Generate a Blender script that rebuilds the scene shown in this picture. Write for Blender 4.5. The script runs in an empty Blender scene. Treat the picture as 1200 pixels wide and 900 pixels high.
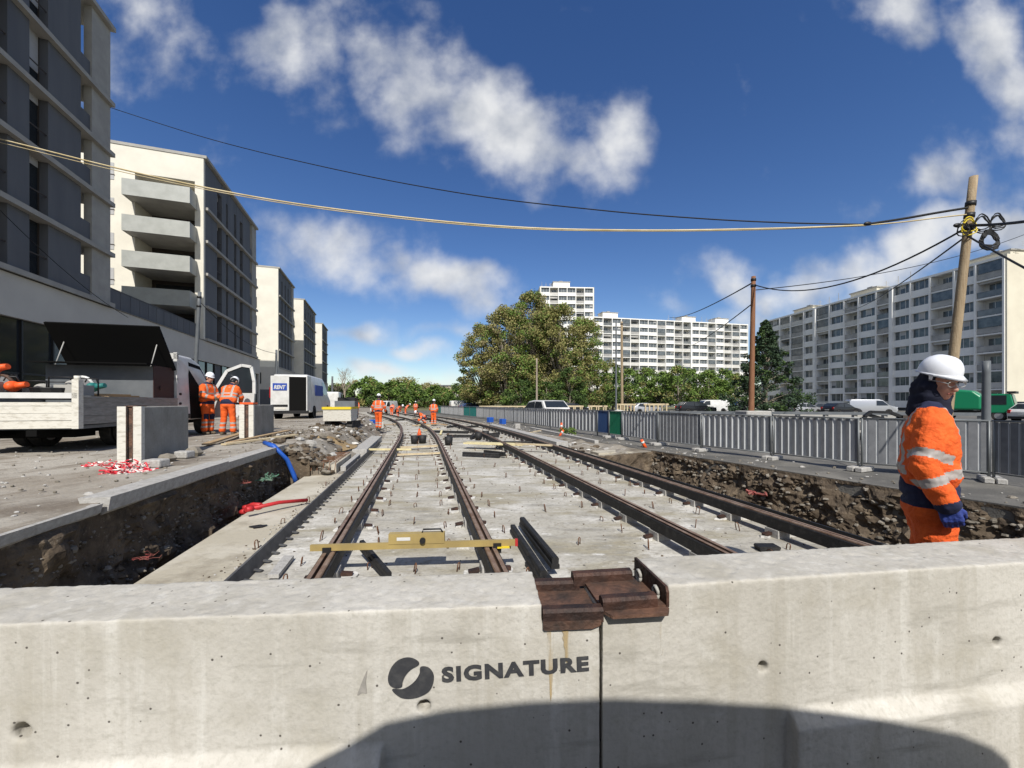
import bpy, bmesh, math, random
from mathutils import Vector, Matrix, noise
random.seed(7)
PI = math.pi
scene = bpy.context.scene
col = scene.collection
F = 455.0; CAMZ = 1.6; HY = 472.0

# ------------------------------------------------------------------ coordinates
def G(x, y, z=0.0):
    Z = (CAMZ - z) * F / (y - HY)
    return Vector(((x - 600) / F * Z, Z, z))
def P(x, y, Z):
    return Vector(((x - 600) / F * Z, Z, CAMZ - (y - HY) / F * Z))
def curve(u):
    if u < 14: return 0.0
    if u < 40: return -.004 * (u - 14) ** 2
    if u < 120: return -2.704 - .208 * (u - 40)
    return -2.704 - .208 * 80
TX, TY = -.227, .974
def T(u, v, z=0.0):
    v = v + curve(u)
    return Vector((TX * u + TY * v, TY * u - TX * v, z))
def N(x, y, z=0.0): return noise.noise(Vector((x, y, z)))
def fbm(x, y, z=0.0, o=4):
    s = 0; a = 1
    for i in range(o):
        s += a * noise.noise(Vector((x, y, z))); x *= 2.1; y *= 2.1; z *= 2.1; a *= .5
    return s

# ------------------------------------------------------------------ materials
def mat(name, c, rough=.8, c2=None, scale=3.0, bump=0.0, bscale=30.0, metal=0.0, spec=.3, detail=5, stretch=None, lo=.35, hi=.65, trans=0, alpha=1):
    m = bpy.data.materials.new(name); m.use_nodes = True
    nt = m.node_tree; b = nt.nodes['Principled BSDF']
    b.inputs['Roughness'].default_value = rough; b.inputs['Metallic'].default_value = metal
    b.inputs['Specular IOR Level'].default_value = spec
    b.inputs['Base Color'].default_value = (*c, 1)
    b.inputs['Alpha'].default_value = alpha
    if trans: b.inputs['Transmission Weight'].default_value = trans
    if c2 or bump:
        tc = nt.nodes.new('ShaderNodeTexCoord'); mp = nt.nodes.new('ShaderNodeMapping')
        nt.links.new(tc.outputs['Object'], mp.inputs[0])
        if stretch: mp.inputs['Scale'].default_value = stretch
    if c2:
        n = nt.nodes.new('ShaderNodeTexNoise'); n.inputs['Scale'].default_value = scale; n.inputs['Detail'].default_value = detail
        n.inputs['Roughness'].default_value = .6
        r = nt.nodes.new('ShaderNodeValToRGB')
        r.color_ramp.elements[0].position = lo; r.color_ramp.elements[1].position = hi
        r.color_ramp.elements[0].color = (*c, 1); r.color_ramp.elements[1].color = (*c2, 1)
        nt.links.new(mp.outputs[0], n.inputs['Vector']); nt.links.new(n.outputs['Fac'], r.inputs[0])
        nt.links.new(r.outputs[0], b.inputs['Base Color'])
    if bump:
        n2 = nt.nodes.new('ShaderNodeTexNoise'); n2.inputs['Scale'].default_value = bscale; n2.inputs['Detail'].default_value = 6
        bp = nt.nodes.new('ShaderNodeBump'); bp.inputs['Strength'].default_value = bump; bp.inputs['Distance'].default_value = .02
        nt.links.new(tc.outputs['Object'], n2.inputs['Vector']); nt.links.new(n2.outputs['Fac'], bp.inputs['Height'])
        nt.links.new(bp.outputs[0], b.inputs['Normal'])
    return m

def layered(name, base, layers, rough=.85, bump=.3, bscale=40, pits=None):
    """base colour, then layers of (colour, scale xyz, noise scale, lo, hi, strength)"""
    m = bpy.data.materials.new(name); m.use_nodes = True; nt = m.node_tree; b = nt.nodes['Principled BSDF']
    b.inputs['Roughness'].default_value = rough; b.inputs['Specular IOR Level'].default_value = .25
    tc = nt.nodes.new('ShaderNodeTexCoord'); cur = None
    for i, (c, sc, ns, lo, hi, st) in enumerate(layers):
        mp = nt.nodes.new('ShaderNodeMapping'); mp.inputs['Scale'].default_value = sc; mp.inputs['Location'].default_value = (i * 3.3, i * 1.7, i)
        nt.links.new(tc.outputs['Object'], mp.inputs[0])
        n = nt.nodes.new('ShaderNodeTexNoise'); n.inputs['Scale'].default_value = ns; n.inputs['Detail'].default_value = 6; n.inputs['Roughness'].default_value = .62
        nt.links.new(mp.outputs[0], n.inputs['Vector'])
        r = nt.nodes.new('ShaderNodeMapRange'); r.inputs[1].default_value = lo; r.inputs[2].default_value = hi; r.inputs[4].default_value = st
        nt.links.new(n.outputs['Fac'], r.inputs[0])
        mx = nt.nodes.new('ShaderNodeMix'); mx.data_type = 'RGBA'
        nt.links.new(r.outputs[0], mx.inputs[0])
        if cur is None: mx.inputs[6].default_value = (*base, 1)
        else: nt.links.new(cur, mx.inputs[6])
        mx.inputs[7].default_value = (*c, 1); cur = mx.outputs[2]
    n2 = nt.nodes.new('ShaderNodeTexNoise'); n2.inputs['Scale'].default_value = bscale; n2.inputs['Detail'].default_value = 8
    nt.links.new(tc.outputs['Object'], n2.inputs['Vector'])
    h = n2.outputs['Fac']
    if pits:
        vo = nt.nodes.new('ShaderNodeTexVoronoi'); vo.inputs['Scale'].default_value = pits[0]
        nt.links.new(tc.outputs['Object'], vo.inputs['Vector'])
        r = nt.nodes.new('ShaderNodeMapRange'); r.inputs[1].default_value = pits[1]; r.inputs[2].default_value = pits[1] * 1.6
        nt.links.new(vo.outputs['Distance'], r.inputs[0])
        # only some of the cells hold a pit
        sp = nt.nodes.new('ShaderNodeSeparateColor'); nt.links.new(vo.outputs['Color'], sp.inputs[0])
        gt = nt.nodes.new('ShaderNodeMath'); gt.operation = 'GREATER_THAN'; gt.inputs[1].default_value = pits[2]
        nt.links.new(sp.outputs[0], gt.inputs[0])
        inv = nt.nodes.new('ShaderNodeMath'); inv.operation = 'SUBTRACT'; inv.inputs[0].default_value = 1; nt.links.new(r.outputs[0], inv.inputs[1])
        mu = nt.nodes.new('ShaderNodeMath'); mu.operation = 'MULTIPLY'; nt.links.new(inv.outputs[0], mu.inputs[0]); nt.links.new(gt.outputs[0], mu.inputs[1])
        mx = nt.nodes.new('ShaderNodeMix'); mx.data_type = 'RGBA'; nt.links.new(mu.outputs[0], mx.inputs[0]); nt.links.new(cur, mx.inputs[6])
        mx.inputs[7].default_value = (.09, .08, .07, 1); cur = mx.outputs[2]
        s2 = nt.nodes.new('ShaderNodeMath'); s2.operation = 'SUBTRACT'; nt.links.new(h, s2.inputs[0]); nt.links.new(mu.outputs[0], s2.inputs[1]); h = s2.outputs[0]
    bp = nt.nodes.new('ShaderNodeBump'); bp.inputs['Strength'].default_value = bump; bp.inputs['Distance'].default_value = .02
    nt.links.new(h, bp.inputs['Height']); nt.links.new(bp.outputs[0], b.inputs['Normal'])
    nt.links.new(cur, b.inputs['Base Color'])
    return m

M = {}
M['barrier'] = layered('barrier concrete', (.42, .40, .355), [
    ((.50, .48, .435), (1, 1, 1), 1.8, .42, .62, .8),
    ((.61, .60, .56), (12, 12, .6), 1.1, .54, .74, .55),
    ((.33, .305, .25), (7, 7, .6), 1.0, .54, .70, .6),
    ((.22, .205, .175), (26, 26, 1.1), 1.0, .68, .78, .5),
    ((.27, .255, .22), (1.0, 1, 6), 1.6, .57, .68, .6),
    ((.34, .315, .255), (1, 1, 1), 2.4, .53, .66, .6),
    ((.60, .59, .55), (1, 1, 1), 7, .60, .72, .35),
    ((.34, .325, .28), (1, 1, 1), 45, .5, .72, .6)], bump=.13, bscale=90, pits=(30, .10, .80))
M['block'] = layered('block concrete', (.24, .23, .205), [
    ((.33, .32, .29), (1, 1, 1), 2.5, .4, .65, .8),
    ((.16, .15, .13), (9, 9, .6), 1.0, .58, .75, .6),
    ((.38, .37, .34), (1, 1, 1), 25, .5, .75, .4)], bump=.25, bscale=50, pits=(16, .08, .8))
M['slab'] = layered('slab concrete', (.39, .37, .32), [
    ((.56, .545, .505), (1, 1, 1), .8, .47, .60, .85),
    ((.29, .26, .185), (.6, 1.6, 1), 1.1, .50, .63, .9),
    ((.24, .23, .205), (.8, 2.6, 1), 1.9, .52, .66, .7),
    ((.17, .16, .14), (1, 2, 1), 3.2, .60, .74, .5),
    ((.70, .69, .66), (1.0, 2.2, 1), 3.2, .62, .69, .75),
    ((.20, .18, .15), (1, 1, 1), 20, .50, .72, .6),
    ((.20, .175, .13), (1, 1, 1), 5, .56, .68, .6)], bump=.55, bscale=16, pits=(7, .07, .6))
M['apron'] = layered('apron concrete', (.40, .365, .29), [
    ((.50, .47, .40), (1, 1, 1), 1.2, .45, .6, .8),
    ((.25, .22, .17), (1, 1, 1), 2.6, .50, .66, .8),
    ((.17, .15, .12), (1, 1, 1), 14, .6, .75, .5)], bump=.4, bscale=18)
M['street'] = layered('dusty street', (.25, .22, .18), [
    ((.38, .355, .31), (1, 1, 1), .6, .42, .60, .85),
    ((.13, .105, .08), (1, .7, 1), .9, .50, .62, .8),
    ((.19, .16, .125), (1, .5, 1), 3.4, .52, .64, .7),
    ((.42, .40, .36), (1, 1, 1), 11, .6, .75, .6),
    ((.10, .09, .08), (1, 1, 1), 30, .6, .78, .5)], bump=.6, bscale=25)
M['asphalt'] = layered('dusty asphalt', (.10, .097, .09), [
    ((.19, .18, .16), (1, 1, 1), .9, .42, .65, .85),
    ((.30, .28, .25), (.5, 1, 1), 3.0, .60, .74, .6),
    ((.05, .05, .05), (1, 1, 1), 30, .6, .78, .5)], bump=.5, bscale=30)
M['soil'] = layered('excavated soil', (.085, .064, .044), [
    ((.15, .115, .078), (1, 1, 1), 2.6, .46, .64, .9),
    ((.035, .027, .02), (1, 1, 1), 5, .5, .66, .8),
    ((.25, .21, .16), (1, 1, 1), 9, .6, .75, .8),
    ((.33, .30, .25), (1, 1, 1), 30, .64, .74, .6)], bump=1.0, bscale=22)
M['rubble'] = layered('rubble ground', (.27, .245, .205), [
    ((.14, .115, .085), (1, 1, 1), 1.2, .46, .62, .85),
    ((.48, .46, .42), (1, 1, 1), 2.6, .58, .68, .8),
    ((.07, .06, .05), (1, 1, 1), 6, .6, .75, .7)], bump=1.0, bscale=14)
M['sand'] = mat('sand', (.24, .16, .075), .95, (.33, .24, .13), 4, .8, 30)
M['grass'] = mat('verge', (.09, .11, .035), .95, (.20, .17, .10), .12, .5, 4)
M['kerbstone'] = mat('kerb granite', (.42, .41, .39), .8, (.30, .29, .27), 20, .3, 60)
M['white_paint'] = mat('white paint', (.62, .62, .61), .35, (.50, .50, .48), 2.5, spec=.5)
M['dirty_white'] = mat('dirty white', (.60, .58, .52), .6, (.36, .33, .27), 9, .2, 20, lo=.5, hi=.8, stretch=(1, 1, 3))
M['grey_alu'] = mat('weathered aluminium', (.30, .30, .29), .55, (.20, .20, .19), 6, stretch=(1, 1, 6), metal=.3)
M['glass'] = mat('dark glass', (.02, .025, .03), .08, spec=.6)
M['glassb'] = mat('window glass', (.06, .075, .085), .1, (.14, .16, .17), 1.2, spec=.6)
M['black'] = mat('black plastic', (.012, .012, .013), .5, spec=.4)
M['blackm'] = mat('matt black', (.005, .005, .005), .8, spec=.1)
M['rubber'] = mat('black rubber', (.016, .016, .017), .6, (.05, .048, .045), 14, .3, 30, lo=.5, hi=.85)
M['tyre'] = mat('tyre', (.02, .02, .02), .85, (.06, .055, .05), 6)
M['rim'] = mat('rim', (.35, .35, .36), .4, metal=.6)
M['rail'] = mat('rusty rail', (.19, .115, .075), .5, (.34, .25, .19), 7, .2, 40, metal=.35, stretch=(1, 1, 1))
M['railgroove'] = mat('rail groove', (.045, .03, .022), .7, (.10, .06, .04), 10)
M['rust'] = mat('rust', (.042, .033, .029), .6, (.145, .078, .052), 9, .5, 40, metal=.1)
M['darkrust'] = mat('dark rust', (.022, .017, .016), .6, (.08, .04, .028), 8, .5, 40, metal=.2)
M['rebar'] = mat('rebar', (.12, .055, .03), .8, (.20, .10, .055), 20)
M['grout'] = mat('grout', (.62, .61, .58), .9, (.44, .43, .40), 14, .6, 30)
M['formdark'] = mat('form board', (.055, .055, .058), .6, (.11, .11, .11), 6, .2, 20)
M['olive'] = mat('gauge yellow', (.36, .27, .10), .5, (.28, .21, .085), 4)
M['wood'] = mat('timber', (.42, .30, .17), .8, (.30, .21, .12), 5, .3, 20, stretch=(1, 1, 8))
M['palewood'] = mat('pale timber', (.55, .46, .30), .8, (.42, .34, .22), 6, .3, 20)
M['yellowwood'] = mat('yellow shuttering', (.66, .58, .33), .75, (.52, .45, .26), 5)
M['pole'] = mat('pole wood', (.24, .175, .105), .85, (.33, .26, .17), 6, .5, 30, stretch=(6, 6, .5))
M['poler'] = mat('brown pole wood', (.17, .075, .038), .85, (.24, .12, .065), 6, .4, 30, stretch=(6, 6, .5))
M['orange'] = mat('hi-vis orange', (.82, .145, .028), .8, (.64, .095, .02), 9, .5, 60, spec=.2)
M['navy'] = mat('navy cloth', (.012, .016, .045), .85, (.02, .025, .06), 12, .3, 20)
M['reflect'] = mat('reflective tape', (.30, .27, .25), .45, (.38, .35, .33), 30)
M['skin'] = mat('skin', (.52, .28, .20), .5, (.46, .23, .16), 14)
M['helmet'] = mat('helmet white', (.74, .76, .80), .3, spec=.5)
M['glove'] = mat('blue glove', (.018, .035, .17), .6, (.03, .05, .22), 12, .4, 60)
M['boot'] = mat('boot', (.14, .11, .075), .85, (.08, .065, .05), 12)
M['plaster'] = mat('white plaster', (.70, .67, .58), .9, (.62, .59, .51), .6, .15, 12)
M['slabgrey'] = mat('light grey concrete', (.36, .35, .32), .85, (.30, .29, .27), 1.5, .2, 12)
M['podium'] = mat('podium render', (.54, .52, .47), .9, (.48, .46, .42), .5, .2, 10)
M['cladding'] = mat('dark grey cladding', (.095, .10, .112), .75, (.12, .125, .135), 1.2, stretch=(1, 1, .15))
M['reveal'] = mat('brown reveal', (.055, .045, .038), .7)
M['shutter'] = mat('roller shutter', (.42, .42, .42), .6, (.36, .36, .36), 3, stretch=(1, 1, 20))
M['balcony'] = mat('perforated balcony', (.30, .31, .29), .5, (.36, .37, .35), 1.5, metal=.2)
M['cream'] = mat('cream panels', (.62, .58, .47), .9, (.56, .52, .42), .4, .1, 8)
M['white_conc'] = mat('white concrete', (.76, .755, .74), .9, (.68, .675, .66), .5)
M['white_conc2'] = mat('bright white concrete', (.80, .79, .76), .9, (.72, .71, .68), .3)
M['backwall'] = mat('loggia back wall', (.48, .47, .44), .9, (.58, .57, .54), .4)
M['railing'] = mat('balcony railing', (.40, .39, .37), .6, (.27, .27, .265), .6)
M['glassgrey'] = mat('balcony glass', (.12, .13, .13), .15, (.20, .21, .21), .8, spec=.6)
M['bark'] = mat('bark', (.17, .145, .11), .95, (.25, .22, .17), 4, .6, 10)
M['fencegrey'] = mat('galvanised sheet', (.36, .37, .38), .5, (.48, .49, .50), 3, metal=.15, stretch=(1, 1, .3))
M['fencedark'] = mat('grey fence tube', (.16, .17, .175), .5, metal=.4)
M['meshgrey'] = mat('fence mesh', (.13, .135, .145), .7, (.17, .175, .185), 6)
M['green'] = mat('green sheet', (.012, .16, .085), .5)
M['teal'] = mat('teal sheet', (.02, .15, .14), .5)
M['blue'] = mat('blue', (.02, .09, .40), .45)
M['bluesheet'] = mat('blue sheet', (.03, .07, .18), .5)
M['truckgreen'] = mat('truck green', (.008, .19, .085), .3, spec=.5)
M['red'] = mat('red plastic', (.48, .025, .03), .5, (.36, .03, .03), 12)
M['orangep'] = mat('orange plastic', (.75, .10, .02), .5)
M['yellow'] = mat('yellow', (.65, .50, .03), .5)
M['limegreen'] = mat('lime', (.45, .75, .05), .5)
M['redlight'] = mat('tail light', (.35, .01, .01), .25)
M['headlight'] = mat('headlight', (.65, .67, .7), .15)
M['silver'] = mat('silver paint', (.42, .43, .45), .3, metal=.4)
M['carblack'] = mat('black paint', (.012, .013, .016), .2, spec=.5)
M['cargrey'] = mat('grey paint', (.12, .125, .135), .25, metal=.3)
M['carblue'] = mat('blue paint', (.03, .06, .16), .25)
M['logoblue'] = mat('logo blue', (.02, .06, .32), .5)
M['ink'] = mat('stencil ink', (.035, .036, .04), .85, (.07, .07, .07), 25, lo=.45, hi=.8)
M['smudge'] = mat('smudge', (.22, .21, .19), .9, (.32, .30, .27), 20)
M['wire'] = mat('black cable', (.012, .012, .012), .6)
M['wirepale'] = mat('pale cable', (.58, .50, .33), .6, (.45, .36, .18), 1.5)
M['greybox'] = mat('grey steel box', (.10, .11, .12), .5, (.13, .14, .15), 3)
M['maroon'] = mat('maroon box side', (.045, .022, .02), .6)
M['stone'] = mat('stones', (.24, .215, .18), .9, (.14, .125, .10), 5)
M['netred'] = mat('dusty red plastic', (.28, .05, .05), .8, (.20, .09, .07), 15); M['netgreen'] = mat('dusty green plastic', (.05, .16, .10), .8, (.16, .2, .16), 12)
M['net'] = mat('red white tape', (.62, .04, .06), .6, (.75, .70, .66), 12, lo=.5, hi=.56)
M['leafolive'] = mat('plane leaves', (.20, .19, .06), .8, (.27, .245, .095), .35)
M['leafbrown'] = mat('plane catkins', (.27, .235, .12), .85)
M['leafgreen'] = mat('fresh leaves', (.10, .17, .03), .8, (.15, .22, .05), .4)
M['leafdark'] = mat('dark leaves', (.045, .08, .02), .85, (.065, .11, .03), .4)
M['needle'] = mat('cedar needles', (.03, .055, .03), .85, (.05, .08, .04), .6)
M['twig'] = mat('bare twigs', (.30, .25, .20), .9)

# ------------------------------------------------------------------ mesh builder
def tag(o, label=None, cat=None, group=None, kind=None):
    if label: o['label'] = label
    if cat: o['category'] = cat
    if group: o['group'] = group
    if kind: o['kind'] = kind
    return o
def empty(name, loc, label=None, cat=None, group=None, rz=0):
    o = bpy.data.objects.new(name, None); col.objects.link(o); o.location = loc; o.rotation_euler = (0, 0, rz)
    o.empty_display_size = .1
    return tag(o, label, cat, group)
class Fr:
    def __init__(s, o, d, n): s.o = Vector((o[0], o[1], 0)); s.d = Vector((d[0], d[1], 0)).normalized(); s.n = Vector((n[0], n[1], 0)).normalized()
    def p(s, a, b, z): return s.o + s.d * a + s.n * b + Vector((0, 0, z))
class MB:
    def __init__(s): s.v = []; s.f = []; s.m = []; s.sm = []
    def add(s, vs, fs, mi=0, smooth=False):
        b = len(s.v); s.v += [Vector(v) for v in vs]
        for f in fs: s.f.append(tuple(b + i for i in f)); s.m.append(mi); s.sm.append(smooth)
        return s
    def hexa(s, c, mi=0):
        return s.add(c, [(0, 3, 2, 1), (4, 5, 6, 7), (0, 1, 5, 4), (1, 2, 6, 5), (2, 3, 7, 6), (3, 0, 4, 7)], mi)
    def box(s, x0, x1, y0, y1, z0, z1, mi=0):
        return s.hexa([(x0, y0, z0), (x1, y0, z0), (x1, y1, z0), (x0, y1, z0), (x0, y0, z1), (x1, y0, z1), (x1, y1, z1), (x0, y1, z1)], mi)
    def fbox(s, fr, a0, a1, b0, b1, z0, z1, mi=0):
        c = [fr.p(a, b, z) for z in (z0, z1) for a, b in ((a0, b0), (a1, b0), (a1, b1), (a0, b1))]
        return s.hexa(c, mi)
    def bar(s, p, q, w, h, mi=0, up=(0, 0, 1)):
        p = Vector(p); q = Vector(q); d = (q - p).normalized(); up = Vector(up)
        if abs(d.dot(up)) > .98: up = Vector((1, 0, 0))
        r = d.cross(up).normalized(); t = r.cross(d).normalized()
        c = [e + r * a * w / 2 + t * b * h / 2 for e in (p, q) for a, b in ((-1, -1), (1, -1), (1, 1), (-1, 1))]
        return s.hexa(c, mi)
    def tube(s, pts, r, mi=0, n=8, cap=True):
        pts = [Vector(p) for p in pts]; rs = r if isinstance(r, (list, tuple)) else [r] * len(pts)
        b = len(s.v); k = len(pts)
        for i, p in enumerate(pts):
            d = (pts[min(i + 1, k - 1)] - pts[max(i - 1, 0)])
            d = d.normalized() if d.length > 1e-9 else Vector((0, 0, 1))
            up = Vector((0, 0, 1)) if abs(d.z) < .9 else Vector((1, 0, 0))
            a = d.cross(up).normalized(); c = a.cross(d).normalized()
            for j in range(n):
                t = 2 * PI * j / n; s.v.append(p + (a * math.cos(t) + c * math.sin(t)) * rs[i])
        for i in range(k - 1):
            for j in range(n):
                s.f.append((b + i * n + j, b + i * n + (j + 1) % n, b + (i + 1) * n + (j + 1) % n, b + (i + 1) * n + j)); s.m.append(mi); s.sm.append(n > 5)
        if cap:
            s.f.append(tuple(b + j for j in range(n - 1, -1, -1))); s.m.append(mi); s.sm.append(False)
            s.f.append(tuple(b + (k - 1) * n + j for j in range(n))); s.m.append(mi); s.sm.append(False)
        return s
    def cyl(s, p, q, r, mi=0, n=16): return s.tube([p, q], r, mi, n)
    def prism(s, poly, fn, t0, t1, mi=0):
        """poly of (a,b); fn(a,b,t)->point; t0,t1 the two ends"""
        k = len(poly)
        vs = [fn(a, b, t0) for a, b in poly] + [fn(a, b, t1) for a, b in poly]
        fs = [tuple(range(k - 1, -1, -1)), tuple(range(k, 2 * k))] + [(i, (i + 1) % k, k + (i + 1) % k, k + i) for i in range(k)]
        return s.add(vs, fs, mi)
    def ell(s, c, r, mi=0, n=12, m=8, rot=None):
        c = Vector(c); vs = [c + (rot @ Vector((0, 0, r[2])) if rot else Vector((0, 0, r[2])))]
        for i in range(1, m):
            for j in range(n):
                a = PI * i / m; t = 2 * PI * j / n
                q = Vector((math.sin(a) * math.cos(t) * r[0], math.sin(a) * math.sin(t) * r[1], math.cos(a) * r[2]))
                vs.append(c + (rot @ q if rot else q))
        q = Vector((0, 0, -r[2])); vs.append(c + (rot @ q if rot else q))
        fs = [(0, 1 + j, 1 + (j + 1) % n) for j in range(n)]
        for i in range(m - 2):
            for j in range(n):
                a = 1 + i * n; fs.append((a + j, a + n + j, a + n + (j + 1) % n, a + (j + 1) % n))
        a = 1 + (m - 2) * n; e = len(vs) - 1
        fs += [(a + j, e, a + (j + 1) % n) for j in range(n)]
        return s.add(vs, fs, mi, True)
    def build(s, name, mats, parent=None, fix=True, origin=None):
        me = bpy.data.meshes.new(name)
        off = Vector(origin) if origin is not None else Vector((0, 0, 0))
        me.from_pydata([v - off for v in s.v], [], s.f)
        if not isinstance(mats, (list, tuple)): mats = [mats]
        for m in mats: me.materials.append(M[m] if isinstance(m, str) else m)
        me.polygons.foreach_set('material_index', s.m); me.polygons.foreach_set('use_smooth', s.sm)
        me.update()
        if fix:
            bm = bmesh.new(); bm.from_mesh(me); bmesh.ops.recalc_face_normals(bm, faces=bm.faces); bm.to_mesh(me); bm.free()
        o = bpy.data.objects.new(name, me); col.objects.link(o)
        if parent is not None: o.parent = parent
        elif origin is not None: o.location = off
        return o
def wpart(mb, name, mats, parent):            # part given in world coordinates under an unrotated Empty
    return mb.build(name, mats, parent, origin=parent.location)
def kids(o): return [c for c in bpy.data.objects if c.parent == o]
def copy_tree(o, parent=None):
    c = o.copy(); col.objects.link(c)
    if parent is not None: c.parent = parent
    for ch in o.children: copy_tree(ch, c)
    return c
def evaluated(o):
    dg = bpy.context.evaluated_depsgraph_get(); dg.update()
    me = bpy.data.meshes.new_from_object(o.evaluated_get(dg)); old = o.data
    o.modifiers.clear(); nm = old.name; o.data = me; bpy.data.meshes.remove(old); me.name = nm
    return o
def remesh(o, vox, smooth=4, disp=None):
    m = o.modifiers.new('r', 'REMESH'); m.mode = 'VOXEL'; m.voxel_size = vox; m.use_smooth_shade = True
    if smooth:
        s = o.modifiers.new('s', 'SMOOTH'); s.iterations = smooth; s.factor = .5
    evaluated(o)
    for p in o.data.polygons: p.use_smooth = True
    return o

# ------------------------------------------------------------------ camera, light, sky
cam = bpy.data.cameras.new('camera'); co = bpy.data.objects.new('camera', cam); col.objects.link(co)
co.location = (0, 0, CAMZ); co.rotation_euler = (math.radians(90), 0, 0)
cam.sensor_width = 36; cam.lens = F / 1200 * 36; cam.shift_y = (HY - 450) / 1200; cam.clip_end = 5000; cam.clip_start = .05
scene.camera = co
ELEV = math.radians(45); SAZ = math.radians(8)       # sun behind the camera, 10 degrees to its right
sd = Vector((math.sin(SAZ) * math.cos(ELEV), -math.cos(SAZ) * math.cos(ELEV), math.sin(ELEV)))
sun = bpy.data.lights.new('sun', 'SUN'); sun.energy = 4.7; sun.angle = math.radians(.55); sun.color = (1, .955, .88)
so = bpy.data.objects.new('sun', sun); col.objects.link(so); so.rotation_euler = (-sd).to_track_quat('-Z', 'Y').to_euler(); so.location = sd * 50
scene.view_settings.view_transform = 'Standard'; scene.view_settings.look = 'None'; scene.view_settings.gamma = 1
scene.view_settings.exposure = 0.22
w = bpy.data.worlds.new('World'); scene.world = w; w.use_nodes = True; nt = w.node_tree
bg = nt.nodes['Background']; bg.inputs['Strength'].default_value = .072
sky = nt.nodes.new('ShaderNodeTexSky'); sky.sky_type = 'NISHITA'; sky.sun_disc = False
sky.sun_elevation = ELEV; sky.sun_rotation = math.atan2(sd.x, sd.y); sky.altitude = 200; sky.air_density = 1.0; sky.dust_density = .25; sky.ozone_density = 1.6
def nd(t, **k):
    n = nt.nodes.new(t)
    for a, b in k.items(): setattr(n, a, b)
    return n
def mth(op, a, b=None, c=None):
    n = nd('ShaderNodeMath', operation=op)
    for i, x in enumerate((a, b, c)):
        if x is None: continue
        if isinstance(x, (int, float)): n.inputs[i].default_value = x
        else: nt.links.new(x, n.inputs[i])
    return n.outputs[0]
tc = nd('ShaderNodeTexCoord'); sx = nd('ShaderNodeSeparateXYZ'); nt.links.new(tc.outputs['Generated'], sx.inputs[0])
yy = mth('MAXIMUM', sx.outputs[1], .06)
uu = mth('DIVIDE', sx.outputs[0], yy); ww = mth('DIVIDE', sx.outputs[2], yy)
cv = nd('ShaderNodeCombineXYZ'); nt.links.new(uu, cv.inputs[0]); nt.links.new(ww, cv.inputs[1])
# warp the lookup a little so that the clouds have torn edges
nw = nd('ShaderNodeTexNoise'); nw.inputs['Scale'].default_value = 3.2; nw.inputs['Detail'].default_value = 3; nt.links.new(cv.outputs[0], nw.inputs['Vector'])
ws = nd('ShaderNodeSeparateColor'); nt.links.new(nw.outputs['Color'], ws.inputs[0])
uw = mth('ADD', uu, mth('MULTIPLY', mth('SUBTRACT', ws.outputs[0], .5), .28))
wv = mth('ADD', ww, mth('MULTIPLY', mth('SUBTRACT', ws.outputs[1], .5), .22))
CL = [(505, 95, 95, 48, -40, 1), (585, 150, 90, 48, -22, 1.15), (650, 172, 60, 30, -10, .9), (728, 160, 50, 42, 10, .85), (440, 50, 50, 26, -50, .8),
      (345, 45, 75, 70, -55, .8), (390, 110, 40, 50, -60, .55), (165, 45, 55, 75, -60, .65),
      (380, 290, 80, 28, -14, .8), (520, 336, 62, 27, -12, 1.15), (455, 315, 60, 22, -12, .8), (430, 384, 44, 12, -5, .95), (330, 300, 40, 28, 0, .6),
      (450, 428, 50, 12, -10, .8), (500, 408, 30, 9, -8, .7), (530, 388, 40, 10, 0, .6), (480, 450, 90, 14, 0, .6), (395, 402, 25, 12, 0, .6),
      (1165, 50, 42, 85, 12, .95), (1075, 8, 60, 22, -20, .8), (1110, 205, 75, 38, 25, .8), (1190, 165, 50, 60, 30, .7),
      (1080, 290, 80, 38, 30, .95), (1010, 330, 80, 38, 10, .85), (1190, 270, 60, 30, 0, .9), (850, 330, 45, 30, -30, .9), (925, 352, 60, 25, 0, .85), (860, 372, 60, 22, 0, .6),
      (700, 470, 500, 34, 0, .4)]
acc = None
for cx, cy, rx, ry, ang, st in CL:
    u0 = (cx - 600) / F; w0 = (HY - cy) / F; a = math.radians(ang); rx *= 1.2; ry *= 1.22
    du = mth('SUBTRACT', uw, u0); dw = mth('SUBTRACT', wv, w0)
    p = mth('ADD', mth('MULTIPLY', du, math.cos(a) / (rx / F)), mth('MULTIPLY', dw, math.sin(a) / (rx / F)))
    q = mth('ADD', mth('MULTIPLY', du, -math.sin(a) / (ry / F)), mth('MULTIPLY', dw, math.cos(a) / (ry / F)))
    r2 = mth('ADD', mth('MULTIPLY', p, p), mth('MULTIPLY', q, q))
    g = mth('MULTIPLY', mth('POWER', 2.718, mth('MULTIPLY', r2, -.85)), st)
    acc = g if acc is None else mth('MAXIMUM', acc, g)
n1 = nd('ShaderNodeTexNoise'); n1.inputs['Scale'].default_value = 5.5; n1.inputs['Detail'].default_value = 10; n1.inputs['Roughness'].default_value = .52
nt.links.new(cv.outputs[0], n1.inputs['Vector'])
dens = mth('ADD', acc, mth('MULTIPLY', mth('SUBTRACT', n1.outputs['Fac'], .5), 1.85))
mr = nd('ShaderNodeMapRange', interpolation_type='SMOOTHSTEP'); nt.links.new(dens, mr.inputs[0]); mr.inputs[1].default_value = .26; mr.inputs[2].default_value = 1.12; mr.inputs[4].default_value = .95
n3 = nd('ShaderNodeTexNoise'); n3.inputs['Scale'].default_value = 6; n3.inputs['Detail'].default_value = 6; nt.links.new(cv.outputs[0], n3.inputs['Vector'])
cr = nd('ShaderNodeValToRGB'); cr.color_ramp.elements[0].position = .34; cr.color_ramp.elements[1].position = .56
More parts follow.
